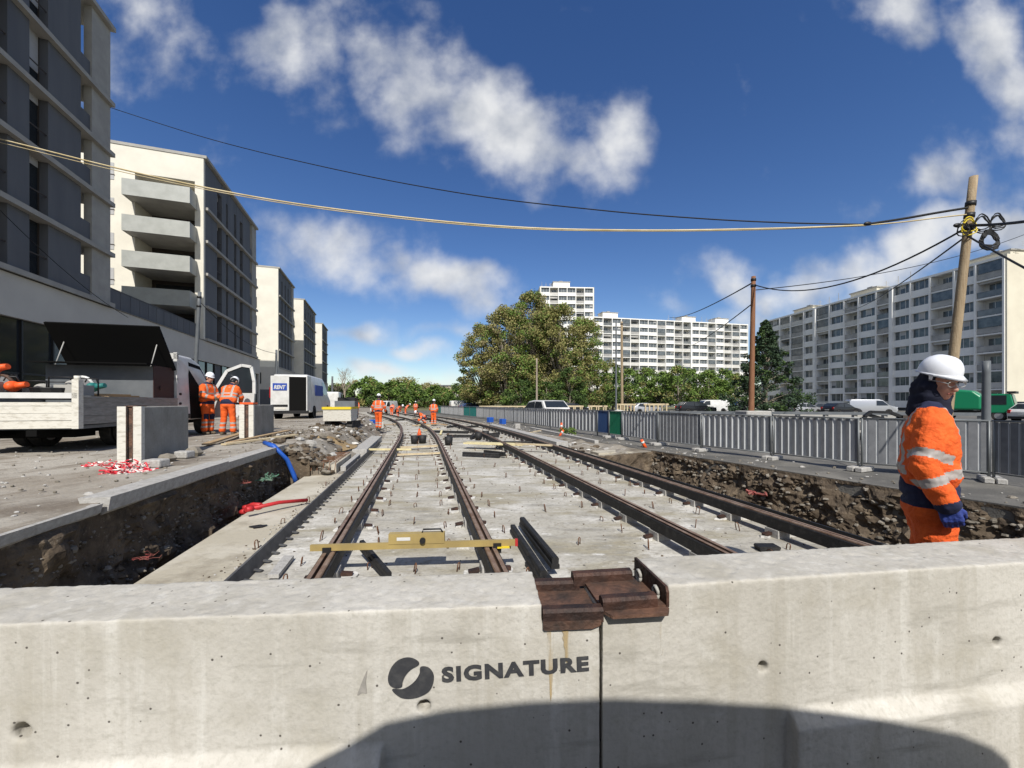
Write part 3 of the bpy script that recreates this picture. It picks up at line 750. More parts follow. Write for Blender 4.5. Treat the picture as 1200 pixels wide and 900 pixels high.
# concrete barrier blocks standing on the left street
def street_block(label, near, far, w0, h, zb, topm=None):
    near = Vector(near); far = Vector(far); d = (far - near).normalized(); n = Vector((d.y, -d.x, 0)); L = (far - near).length
    fr = Fr((near.x, near.y), d, n); root = empty('concrete_block', (near.x, near.y, zb), label, 'concrete block', 'concrete blocks on the left street')
    b = MB(); b.fbox(fr, .03, L, -w0, 0, zb, zb + h)
    o = wpart(b, 'concrete_body', 'block', root)
    m = o.modifiers.new('b', 'BEVEL'); m.width = .015; m.segments = 2; evaluated(o)
    for a0, a1 in ((-w0 - .012, -w0 * .62), (-w0 * .36, .012)):
        b = MB(); b.fbox(fr, -.04, .06, a0, a1, zb, zb + h + .006); wpart(b, 'end_jaw', 'dirty_white', root)
    b = MB(); b.fbox(fr, .0, .028, -w0 * .62, -w0 * .36, zb + .01, zb + h - .01); b.fbox(fr, -.045, .1, -w0 * .36, -w0 * .33, zb + .0, zb + h + .012); b.fbox(fr, -.045, .1, -w0 * .65, -w0 * .62, zb + .0, zb + h + .012)
    b.fbox(fr, -.02, .28, -w0 * .75, -w0 * .2, zb + h + .002, zb + h + .018)
    wpart(b, 'rusty_channel', 'rust', root)
    if topm: b = MB(); b.fbox(fr, -.02, .35, -w0 - .01, .0, zb + h + .02, zb + h + .07); wpart(b, 'cap', topm, root)
    return root
street_block('weathered concrete block with rusty end channel, nearest on the left street', G(166, 545, .68), G(221, 529, .68), .25, .86, .68)
street_block('smaller looking concrete block with orange cap beside the open van door', G(297, 513, .68), G(321, 507, .68), .30, .86, .68, 'orangep')

# ------------------------------------------------------------------ things lying on the slab
gp = G(484, 640, .25); root = empty('track_gauge', gp, 'yellow track gauge bar laid across the left track', 'track gauge')
a = P(364, 646, 3.52); c = P(606, 634, 3.66); a.z = .285; c.z = .285
b = MB(); b.bar(a, c, .03, .055); wpart(b, 'bar', 'olive', root)
dirg = (c - a).normalized(); L = (c - a).length; ng = Vector((dirg.y, -dirg.x, 0))
fg = Fr((a.x, a.y), dirg, ng)
b = MB(); b.fbox(fg, L * .37, L * .64, -.045, .02, .302, .395); o = wpart(b, 'case', 'olive', root)
b = MB(); b.fbox(fg, L * .41, L * .475, .021, .023, .335, .365); wpart(b, 'plate', 'white_paint', root)
b = MB(); b.cyl(fg.p(L * .535, .02, .335), fg.p(L * .535, .045, .335), .026); wpart(b, 'knob', 'black', root)
b = MB(); b.tube([fg.p(L * .53, -.01, .395), fg.p(L * .535, -.01, .425), fg.p(L * .62, -.01, .425), fg.p(L * .63, -.01, .395)], .008, 0, 6); wpart(b, 'handle', 'black', root)
b = MB(); b.fbox(fg, L - .02, L + .005, -.02, .02, .255, .315); wpart(b, 'end_cap', 'red', root)
b = MB(); b.fbox(fg, L * .88, L * .92, .02, .03, .20, .29); wpart(b, 'clamp', 'black', root)
b = MB(); b.fbox(fg, L * .06, L * .1, .018, .03, .20, .29); wpart(b, 'clamp', 'black', root)
b = MB(); b.fbox(fg, L * .9, L * .96, -.04, .06, .252, .258); wpart(b, 'spirit_level', 'yellow', root)
def rubber_len(label, p, q, w=.075, h=.10, m='rubber'):
    p = Vector(p); q = Vector(q); d = (q - p); d.z = 0; d.normalize(); n = Vector((d.y, -d.x, 0))
    b = MB(); prof = [(-.5, 0), (.5, 0), (.5, .35), (.38, .45), (.42, .85), (.3, 1), (-.3, 1), (-.42, .85), (-.38, .45), (-.5, .35)]
    b.add([p + n * a * w + Vector((0, 0, z * h)) for a, z in prof] + [q + n * a * w + Vector((0, 0, z * h)) for a, z in prof],
          [tuple(range(9, -1, -1)), tuple(range(10, 20))] + [(i, (i + 1) % 10, 10 + (i + 1) % 10, 10 + i) for i in range(10)])
    o = b.build('rubber_profile', m, origin=p); return tag(o, label, 'rubber profile', 'spare rubber profiles on the slab')
rubber_len('long black rubber profile, left one of the pair lying right of the gauge bar', G(637, 682, .05), G(601, 624, .0))
rubber_len('long black rubber profile, right one of the pair lying right of the gauge bar', G(651, 667, .08), G(612, 616, .05), .08, .11)
rubber_len('short black rubber profile nearest the barrier notch', G(645, 693, .0), G(621, 663, .0), .10, .10)
rubber_len('black rubber profile lying diagonally between the two left rails', G(456, 682, .0), G(424, 643, .1), .06, .09)
b = MB(); p = G(899, 645, 0)
b.prism([(-.10, 0), (.10, 0), (.115, .05), (.10, .06), (-.10, .06), (-.115, .05)], lambda a, z, t: p + Vector((a, t, z)), -.055, .055)
tag(b.build('rubber_lump', 'rubber', origin=p), 'small black rubber cap lying between the two right-hand rails', 'rubber cap')
b = MB(); p = G(948, 652, 0); b.prism([(-.07, 0), (.07, 0), (.06, .03), (-.06, .035)], lambda a, z, t: p + Vector((a, t, z)), -.04, .05)
tag(b.build('rubber_offcut', 'rubber', origin=p), 'tiny black rubber offcut near the worker in the foreground', 'offcut')
b = MB(); b.prism([(-.14, 0), (.14, 0), (.14, .035), (-.14, .035)], lambda a, z, t: Vector((0, 0, 0)) + G(330, 668, 0) + Vector((a * .35 + t * -.25, t, z + .02 + .25 * max(0, .1 - abs(t)))), -.22, .22)
tag(b.build('concrete_offcut', 'kerbstone', origin=G(330, 668, 0)), 'pale concrete offcut beside the left formwork strip near the barrier', 'offcut')
# flat black rag on apron
b = MB(); p = G(303, 618, 0); n_ = 14
b.add([p + Vector((.10 * math.cos(2 * PI * i / n_) * random.uniform(.7, 1.2), .07 * math.sin(2 * PI * i / n_) * random.uniform(.7, 1.2), .012 + .008 * random.random())) for i in range(n_)] + [p + Vector((0, 0, .03))],
      [(i, (i + 1) % n_, n_) for i in range(n_)]); tag(b.build('rubber_flap', 'rubber', origin=p), 'flat black rubber flap on the beige apron left of the formwork', 'rubber flap')
# conduit across the left trench
root = empty('conduit', G(285, 600, .0), 'red plastic conduits poking out of the left trench wall over the apron', 'conduit')
for k, (q0, q1) in enumerate((((292, 592, 7.1), (360, 584, 6.45)), ((284, 600, 5.9), (304, 595, 5.8)), ((287, 595, 6.1), (306, 592, 6.0)))):
    p = P(*q0); q = P(*q1)
    if k == 0: p = G(290, 597, .12); q = G(360, 586, .07)
    b = MB(); mid = (p + q) / 2 + Vector((0, 0, .03)); b.tube([p, mid, q], .027 if k == 0 else .034, 0, 10); wpart(b, 'pipe', 'red', root)
    b = MB(); b.cyl(p - (q - p).normalized() * .02, p + (q - p).normalized() * .07, .042 if k else .038, 0, 12); wpart(b, 'collar', 'red', root)
def scrap(name, label, cat, p, m, n=26, r=.12, tr=.006, flat=.35):
    b = MB(); p = Vector(p)
    for i in range(n):
        q = p + Vector((random.gauss(0, r * .5), random.gauss(0, r * .5), 0)); pts = [q]
        for j in range(4): pts.append(pts[-1] + Vector((random.gauss(0, r * .4), random.gauss(0, r * .4), random.gauss(.0, r * flat))))
        pts = [Vector((a.x, a.y, max(a.z, p.z + .003))) for a in pts]
        b.tube(pts, tr, 0, 4)
    return tag(b.build(name, m, origin=p), label, cat)
scrap('barrier_tape', 'crumpled red and white tape at the foot of the nearest street block', 'barrier tape', G(152, 552, .68), 'net', 60, .16, .009, .25)
scrap('barrier_tape', 'small crumpled pink-red tape scrap on the dusty street', 'barrier tape', G(110, 545, .68), 'net', 14, .08, .009, .15)
p = T(4.6, VL0 + .2, .05); scrap('wire_tangle', 'tangle of pink wires hanging low in the left trench wall', 'wires', p, 'netred', 14, .07, .002, .3)
p = T(7.0, VL0 + .16, .32); scrap('wire_tangle', 'tangle of pink wires high in the left trench wall beside the green sheet', 'wires', p, 'netred', 14, .07, .002, .3)
p = T(7.6, VL0 + .25, .25); scrap('plastic_sheet', 'crumpled green plastic sheet in the left trench wall', 'plastic sheet', p, 'netgreen', 20, .08, .010, .4)
p = T(7.0, 6.95, -.35); scrap('conduit_stub', 'red conduit stub in the right trench wall', 'conduit', p, 'netred', 6, .12, .028, .3)
# blue pipe
b = MB(); b.tube([T(8.9, VL0 - .25, .78), T(8.6, VL0 + .02, .74), T(8.7, VL0 + .22, .45), T(8.8, VL0 + .33, .10), T(8.8, VL0 + .36, -.05)], .045, 0, 10)
tag(b.build('blue_pipe', 'blue', origin=T(8.9, VL0, .7)), 'blue plastic pipe draped over the far end of the left trench', 'pipe')
# planks on the left street
pl = [((241, 524), (298, 507), .05, .74, 'wood'), ((262, 523), (347, 513), .02, .72, 'palewood'), ((268, 520), (338, 508), .03, .70, 'wood'), ((285, 513), (318, 500), .06, .72, 'palewood')]
for k, (q0, q1, dz, zz, m) in enumerate(pl):
    p = G(q0[0], q0[1], .68); q = G(q1[0], q1[1], .68); p.z = zz; q.z = zz + dz + .02 * k
    b = MB(); b.bar(p, q, .14, .035); tag(b.build('timber_plank', m, origin=p), ['leftmost thick timber plank on the street edge by the trench', 'longest timber plank lying parallel to the trench edge', 'middle timber plank of the pile above the trench', 'rear tilted timber plank of the pile above the trench'][k], 'plank', 'planks on the street edge')
# grey lumps beside block
for k, (x, y) in enumerate(((182, 548), (196, 541), (214, 537), (228, 534))):
    b = MB(); p = G(x, y, .68)
    if k % 2 == 0: b.box(p.x - .13, p.x + .13, p.y - .08, p.y + .1, .685, .80); m = 'kerbstone'
    else: rock(b, p + Vector((0, 0, .06)), .13); m = 'stone'
    o = b.build('rubble_piece', m, origin=p)
    if k % 2 == 0:
        md = o.modifiers.new('b', 'BEVEL'); md.width = .02; md.segments = 2; evaluated(o)
    tag(o, ['grey broken kerb piece right of the red tape', 'brownish stone against the foot of the nearest street block', 'flat broken kerb piece behind the nearest street block', 'rough stone nearest the planks'][k], 'rubble', 'broken pieces by the street block')
# raised slab with rebars, kerb stones, sand
p = T(9.45, -2.6, 0)
root = empty('rebar_mat', p, 'low beige concrete footing with rusty mesh bars left of the track', 'rebar mat')
b = MB(); b.hexa([T(9.35, -2.75, 0), T(9.35, -1.85, 0), T(11.2, -1.85, 0), T(11.2, -2.75, 0), T(9.35, -2.75, .22), T(9.35, -1.85, .22), T(11.2, -1.85, .22), T(11.2, -2.75, .22)]); wpart(b, 'footing', 'apron', root)
b = MB()
for i in range(8): b.tube([T(9.2, -2.7 + i * .12, .12), T(9.3, -2.7 + i * .12, .27), T(11.1, -2.7 + i * .12, .28)], .008, 0, 5)
for i in range(9): b.tube([T(9.4 + i * .2, -2.75, .29), T(9.4 + i * .2, -1.85, .29)], .008, 0, 5)
wpart(b, 'bars', 'rebar', root)
def kerbstone(label, v, w, ua, ub, z0, z1, m='kerbstone'):
    b = MB(); b.hexa([T(ua, v, z0), T(ua, v + w, z0), T(ub, v + w, z0), T(ub, v, z0), T(ua, v, z1), T(ua, v + w, z1), T(ub, v + w, z1), T(ub, v, z1)])
    o = b.build('kerb_beam', m, origin=T(ua, v)); md = o.modifiers.new('b', 'BEVEL'); md.width = .012; md.segments = 2; evaluated(o)
    return tag(o, label, 'kerb beam', 'loose kerb beams')
kerbstone('long pale kerb beam lying left of the left track by the worker', -2.0, .42, 12.2, 17, .02, .22)
kerbstone('short concrete kerb piece beside the rebar footing', -1.82, .12, 9.6, 11.8, .01, .14)
kerbstone('long grey kerb beam running beside the rightmost rail', 4.5, .42, 12.6, 24, .0, .26)
kerbstone('beige concrete beam closing the far end of the right trench', 5.15, 1.2, 10.7, 11.3, -.2, .10, 'apron')
kerbstone('thin pale kerb line in the distance along the fence', 6.1, .16, 13, 21, .0, .24)
for k, (u0, v0, u1, v1, zz, w_, m, lb) in enumerate(((13.6, 1.5, 12.6, 3.35, .20, .42, 'yellowwood', 'wide yellow shuttering board resting across the middle of the tracks'),
        (12.4, 3.0, 11.6, 4.0, .26, .1, 'palewood', 'narrow pale lath beside the yellow shuttering board'),
        (12.7, -1.6, 12.4, -.3, .16, .10, 'yellowwood', 'yellow lath lying between the kerb beam and the left rail'),
        (13.6, -.7, 13.8, .6, .10, .2, 'palewood', 'pale board laid between the rails of the left track'),
        (12.0, -.7, 12.1, .6, .06, .1, 'palewood', 'thin pale lath laid between the rails of the left track'))):
    b = MB(); b.bar(T(u0, v0, zz), T(u1, v1, zz), w_, .05); tag(b.build('shuttering_board', m, origin=T(u0, v0, zz)), lb, 'board', 'boards on the tracks')
for k, (u0, v0, u1, v1) in enumerate(((11.6, 1.2, 11.0, 2.2), (11.9, 1.9, 11.0, 2.35), (14.5, 3.0, 14.0, 4.6), (18, 1.2, 17, 3.4), (21, .8, 20, 2.5))):
    rubber_len('black rubber length among the boards across the tracks', T(u0, v0, .02), T(u1, v1, .02 + .03 * (k % 2)), .09, .12)
# sand mound
b = MB(); c = T(12.3, -2.85, .36); n_ = 28; vs = [c + Vector((0, 0, .32))]
for i in range(1, 9):
    for j in range(n_):
        t = 2 * PI * j / n_; r_ = i / 8; q = c + Vector((math.cos(t) * r_ * .85, math.sin(t) * r_ * 1.6, .32 * (1 - sm(r_)) - .12 * r_))
        q.z += .05 * fbm(q.x * 3, q.y * 3) * (1 - r_ * .5); vs.append(q)
fs = [(0, 1 + j, 1 + (j + 1) % n_) for j in range(n_)] + [(1 + i * n_ + j, 1 + (i + 1) * n_ + j, 1 + (i + 1) * n_ + (j + 1) % n_, 1 + i * n_ + (j + 1) % n_) for i in range(7) for j in range(n_)]
b.add(vs, fs, 0, True); tag(b.build('sand_heap', 'sand', origin=c), 'low heap of brown sand beyond the left trench', 'sand heap')
# orange rail stops and plastic posts to the right
def bollard(label, x, y, z, h, lean=0):
    p = G(x, y, z); root = empty('marker_post', p, label, 'marker post', 'orange marker posts')
    b = MB(); b.tube([p, p + Vector((lean, 0, h))], [.06, .045], 0, 10); wpart(b, 'post', 'orangep', root)
    b = MB(); b.tube([p + Vector((lean * .6, 0, h * .6)), p + Vector((lean * .8, 0, h * .8))], .058, 0, 10); wpart(b, 'band', 'white_paint', root)
    b = MB(); b.cyl(p, p + Vector((0, 0, .05)), .13, 0, 12); wpart(b, 'foot', 'rubber', root)
bollard('upright orange marker post with white band by the far kerb', 658, 509, .1, .55)
bollard('leaning orange marker post low beside the long grey kerb beam', 655, 513, .05, .35, .2)
bollard('leaning orange marker post near the corner of the right trench', 757, 526, .1, .3, -.15)
def cone(label, u, v, s=1.0, g='traffic cones along the tracks'):
    p = T(u, v, .0); root = empty('traffic_cone', p, label, 'traffic cone', g)
    b = MB(); b.tube([p + Vector((0, 0, .03)), p + Vector((0, 0, .5 * s))], [.14 * s, .025 * s], 0, 12); wpart(b, 'cone', 'orangep', root)
    b = MB(); b.tube([p + Vector((0, 0, .22 * s)), p + Vector((0, 0, .34 * s))], [.092 * s, .064 * s], 0, 12); wpart(b, 'band', 'white_paint', root)
    b = MB(); b.box(p.x - .19 * s, p.x + .19 * s, p.y - .19 * s, p.y + .19 * s, p.z, p.z + .035); wpart(b, 'foot', 'rubber', root)
cone('orange cone standing between the rails in the middle distance', 17.2, -.05)
# rail joint boxes / buckets near the far workers
for k, (u, v) in enumerate(((15.6, -.25), (15.7, .05), (16.5, 2.4), (17.5, 2.9), (14.8, 1.0))):
    p = T(u, v, 0); root = empty('bucket', p, 'black plastic bucket standing on the slab near the far workers', 'bucket', 'black buckets on the slab')
    b = MB(); b.tube([p, p + Vector((0, 0, .32))], [.13, .16], 0, 14); wpart(b, 'body', 'rubber', root)
    b = MB(); b.tube([p + Vector((.16 * math.cos(t), .02, .32 + .12 * math.sin(t))) for t in [PI * i / 8 for i in range(9)]], .006, 0, 5); wpart(b, 'handle', 'rebar', root)

# clutter of the works in the middle distance
rc = random.Random(11)
for k in range(16):
    u = rc.uniform(16, 40); v = rc.choice((rc.uniform(-2.6, -1.2), rc.uniform(1.0, 2.4), rc.uniform(4.4, 6.0), rc.uniform(-.6, .4))); a = rc.uniform(-1.2, 1.2); L_ = rc.uniform(.8, 2.2)
    p = T(u, v, .08); q = p + Vector((math.sin(a) * L_, math.cos(a) * L_, rc.uniform(0, .12))); b = MB(); b.bar(p, q, rc.uniform(.08, .2), .05)
    tag(b.build('timber_offcut', rc.choice(('wood', 'palewood', 'yellowwood')), origin=p), 'timber offcut lying loose between the far rails and rubble', 'timber offcut', 'timber offcuts among the far rails')
for k in range(9):
    u = rc.uniform(16, 38); v = rc.uniform(-1.4, 4.4); a = rc.uniform(-.5, .9); p = T(u, v, .03)
    rubber_len('black rubber length lying loose between the far rails', p, p + Vector((math.sin(a) * 1.6, math.cos(a) * 1.6, .02)), .09, .12)
for k in range(7):
    u = rc.uniform(17, 36); v = rc.choice((rc.uniform(-2.8, -1.5), rc.uniform(4.8, 6.2))); p = T(u, v, .1); w_ = rc.uniform(.25, .5)
    b = MB(); b.hexa([p + Vector((x * w_, y * w_ * .8, z * w_)) for z in (0, 1) for x, y in ((-.5, -.5), (.5, -.5), (.5, .5), (-.5, .5))])
    o = b.build('block', rc.choice(('kerbstone', 'dirty_white', 'stone', 'blue')), origin=p); md = o.modifiers.new('b', 'BEVEL'); md.width = .03; md.segments = 2; evaluated(o); o.rotation_euler = (rc.uniform(-.1, .1), 0, rc.uniform(0, 3))
    tag(o, 'small block or bin standing in the rubble beside the far rails', 'block', 'blocks and bins beside the far rails')

# ------------------------------------------------------------------ left-hand new buildings
DL = (-.316, .949); NL = (.949, .316)
def left_block(label, off, s0, s1, wins, ztop=21.6, zbase=6.8, zs=(9.5, 12.2, 14.9, 17.6), depth=14, end='plain', endw=None, loggia=2.1, dark_to=None):
    fr = Fr((NL[0] * off, NL[1] * off), DL, NL)
    root = empty('apartment_building', fr.p(s0, 0, zbase), label, 'apartment building', 'new apartment blocks along the left street')
    levels = [zbase] + list(zs) + [ztop]
    se = s1 - loggia
    b = MB()
    if end == 'balcony':
        a0, a1 = endw
        b.fbox(fr, s0 + .3, s0 + 2.4, -a0, -.40, zbase, ztop - .3); b.fbox(fr, s0 + .3, s0 + 2.4, -depth, -a1, zbase, ztop - .3)
        b.fbox(fr, s0 + 2.4, se - .01, -depth, -.40, zbase, ztop - .3); b.fbox(fr, s0 + .3, s0 + 2.41, -a1, -a0, ztop - 2.0, ztop - .31)
    else: b.fbox(fr, s0 + .3, se - .01, -depth, -.40, zbase, ztop - .3)
    b.fbox(fr, se - .01, s1 - .02, -depth, -2.4, zbase, ztop - .3)
    if end == 'plain': b.fbox(fr, s0, s0 + .3, -depth, -.0, zbase, ztop)
    else:
        a0, a1 = endw
        b.fbox(fr, s0, s0 + .3, -a0, 0, zbase, ztop)
        b.fbox(fr, s0, s0 + .3, -depth, -a1, zbase, ztop)
        b.fbox(fr, s0, s0 + .3, -a1, -a0, ztop - 2.0, ztop)
    wpart(b, 'wall', 'plaster', root)
    b = MB(); b.fbox(fr, s1 - 1.4, s1, -.32, -.0, zbase, ztop - .01); wpart(b, 'corner_fin', 'slabgrey', root)
    b = MB()
    for k in range(len(levels) - 1):
        z0, z1 = levels[k] + .14, levels[k + 1] - .08
        edges = [s0 + .3]
        for a, c in wins: edges += [a, c]
        edges.append(se)
        for i in range(0, len(edges), 2):
            if edges[i + 1] - edges[i] > .05: b.fbox(fr, edges[i], edges[i + 1], -.40, -.03, z0, z1)
    wpart(b, 'cladding', 'cladding', root)
    b = MB()
    for z in levels[:-1]: b.fbox(fr, s0 + .31 if end != 'x' else s0, s1 + .02, -2.38 if False else -.395, .20, z - .08, z + .14)
    for z in levels[:-1]: b.fbox(fr, se, s1, -2.39, -.40, z - .08, z + .14)
    b.fbox(fr, s0 - .05, s1 + .05, -depth, .22, ztop, ztop + .22)
    wpart(b, 'floor_slab', 'slabgrey', root)
    nw = 0
    for k in range(len(levels) - 1):
        z0, z1 = levels[k] + .14, levels[k + 1] - .08
        if k == len(levels) - 2: z1 = min(z1, z0 + 2.6)
        if z1 < levels[k + 1] - .1:
            for a, c in wins: b = MB(); b.fbox(fr, a + .001, c - .001, -.38, -.05, z1, levels[k + 1] - .08); wpart(b, 'lintel', 'cladding', root)
        for i, (a, c) in enumerate(wins):
            b = MB(); b.fbox(fr, a, c, -.39, -.36, z0, z1, 0)
            b.fbox(fr, a + .3 * (c - a), a + .3 * (c - a) + .05, -.36, -.33, z0, z1, 1)
            b.fbox(fr, a, a + .04, -.36, -.32, z0, z1, 1); b.fbox(fr, c - .04, c, -.36, -.32, z0, z1, 1)
            b.fbox(fr, a, c, -.10, -.07, z0 + .95, z0 + 1.0, 1)
            if random.random() < .6:
                h = random.choice((.3, .5, .9, 1.6)); b.fbox(fr, a + .35 * (c - a), c - .05, -.355, -.33, z1 - h, z1, 2)
            wpart(b, 'window', ['glass', 'reveal', 'shutter'], root)
        b = MB(); b.fbox(fr, se + .02, s1 - 1.42, -.12, -.06, z0, z0 + 1.0); b.fbox(fr, s1 - .12, s1 - .06, -2.38, -.34, z0, z0 + 1.0); wpart(b, 'balcony_railing', 'cladding', root)
        if random.random() < .7: b = MB(); b.fbox(fr, se + .3, s1 - .5, -2.395, -2.37, z0, z0 + 2.1); wpart(b, 'balcony_door', 'glassb', root)
    if end == 'balcony':
        a0, a1 = endw
        b = MB(); b.fbox(fr, s0 + 2.35, s0 + 2.39, -a1, -a0, zbase, ztop - 2.0); wpart(b, 'loggia_back', 'reveal', root)
        for k in range(len(levels) - 1):
            z = levels[k] + (.0 if k else .0)
            zz = z - .22
            b = MB(); b.fbox(fr, s0 - 1.2, s0 - .001, -a1 - .15, -a0 + .1, zz - .10, zz + .10); b.fbox(fr, s0 - .001, s0 + 2.34, -a1 + .005, -a0 - .005, zz - .08, zz + .08); wpart(b, 'balcony_slab', 'slabgrey', root)
            b = MB(); b.fbox(fr, s0 - 1.26, s0 - 1.21, -a1 - .2, -a0 + .15, zz - .13, zz + 1.10)
            b.fbox(fr, s0 - 1.205, s0 - .003, -a1 - .2, -a1 - .15, zz - .13, zz + 1.10); b.fbox(fr, s0 - 1.205, s0 - .003, -a0 + .10, -a0 + .15, zz - .13, zz + 1.10)
            wpart(b, 'balcony_parapet', 'balcony', root)
            b = MB(); b.fbox(fr, s0 + 2.31, s0 + 2.34, -a1 + .3, -a0 - .3, zz + .15, zz + 2.3, 0); wpart(b, 'balcony_door', 'glass', root)
            if k < len(levels) - 1:
                b = MB(); b.fbox(fr, s0 - .03, s0 - .004, -6.3, -5.75, z + 1.2, z + 2.5, 0); b.fbox(fr, s0 - .045, s0 - .031, -6.34, -5.71, z + 1.55, z + 1.62, 1); wpart(b, 'window', ['shutter', 'reveal'], root)
    elif end == 'plain':
        for k in range(len(levels) - 1):
            z = levels[k]; b = MB(); b.fbox(fr, s0 - .02, s0 - .004, -6.2, -5.6, z + 1.0, z + 2.2); b.fbox(fr, s0 - .02, s0 - .004, -3.0, -2.75, z + .6, z + 2.2); wpart(b, 'window', 'glass', root)
    # roof edge details
    b = MB()
    for q in (.3, .62): b.fbox(fr, s0 + (s1 - s0) * q, s0 + (s1 - s0) * q + 1.6, -6, -4.4, ztop + .225, ztop + 1.1)
    wpart(b, 'roof_box', 'slabgrey', root)
    return root
left_block('tall dark-clad apartment block with corner loggias at the far left edge', -13.9, 2, 26.65, [(a, a + .95) for a in (4.2, 6.3, 8.6, 10.8, 13.0, 15.2, 17.4, 19.7, 21.65)], end='plain')
left_block('apartment block with four perforated balconies on its white end wall', -13.9, 38.1, 52.0, [(40.9, 41.9), (42.9, 43.4), (45.0, 45.6), (46.3, 47.3)] if False else [(40.95, 42.0), (43.0, 43.5), (45.1, 45.7), (46.7, 47.6)], end='balcony', endw=(.59, 4.47))
left_block('third apartment block down the left street with a plain white end wall', -14.75, 65.8, 76.4, [(67.9, 68.6), (70.0, 70.7), (72.0, 72.7)], end='plain')
left_block('fourth apartment block down the left street with small end balconies', -14.6, 84.4, 98.4, [(86.5, 87.3), (89.0, 89.8), (91.5, 92.3), (94.0, 94.8)], end='balcony', endw=(1.9, 4.6))
left_block('farthest apartment block at the end of the left street', -14.6, 108.6, 118.5, [(110.5, 111.4), (113, 113.9), (115, 115.9)], end='plain')
# podium
fr = Fr((NL[0] * -13.9, NL[1] * -13.9), DL, NL)
pod = empty('podium_building', fr.p(2, 0, .6), 'long pale podium with dark shop glazing under the left apartment blocks', 'podium')
b = MB(); b.fbox(fr, -6, 53.4, -13.95, -.35, .3, 6.70); b.fbox(fr, -6, 53.4, -.35, .02, 5.0, 6.70); b.fbox(fr, 53.1, 53.4, -.35, .01, .3, 5.0)
wpart(b, 'wall', 'podium', pod)
b = MB(); b.fbox(fr, -6.1, 53.6, -.36, .10, 6.72, 6.73); wpart(b, 'coping', 'slabgrey', pod)
s = -5.8; k = 0
while s < 52.6:
    b = MB(); m = random.choice(('glass', 'glass', 'glassb', 'cladding'))
    b.fbox(fr, s + .04, s + 1.56, -.34, -.16, .7, 4.99, 0); b.fbox(fr, s - .035, s + .035, -.34, -.08, .7, 4.99, 1)
    b.fbox(fr, s + .04, s + 1.56, -.155, -.12, 2.75, 2.83, 1); wpart(b, 'shop_window', [m, 'black'], pod); s += 1.6
b = MB()
for k in range(12): b.fbox(fr, 27 + k * .92, 27.05 + k * .92, -.25, -.2, 6.74, 7.9)
b.fbox(fr, 27, 38, -.26, -.19, 7.85, 7.9); b.fbox(fr, 27, 38, -.235, -.215, 6.78, 7.84)
wpart(b, 'terrace_railing', 'cladding', pod)
fr3 = Fr((NL[0] * -14.75, NL[1] * -14.75), DL, NL)
p3 = empty('podium_building', fr3.p(60, 0, .6), 'pale lower storeys with dark base under the farther left apartment blocks', 'podium')
b = MB(); b.fbox(fr3, 63.5, 120, -14, .14, .0, 6.72, 0); wpart(b, 'wall', 'podium', p3)
b = MB(); b.fbox(fr3, 63.46, 63.49, -9, -.2, .6, 3.5, 0); wpart(b, 'garage_front', 'cladding', p3)
for k in range(3): b = MB(); b.fbox(fr3, 63.46, 63.49, -2.6 - 2 * k, -1.6 - 2 * k, 4.3, 5.9); wpart(b, 'window', 'glass', p3)
for k in range(24): b = MB(); b.fbox(fr3, 65 + k * 2.2, 66.7 + k * 2.2, .145, .16, .9, 3.6); wpart(b, 'shop_window', 'glass', p3)

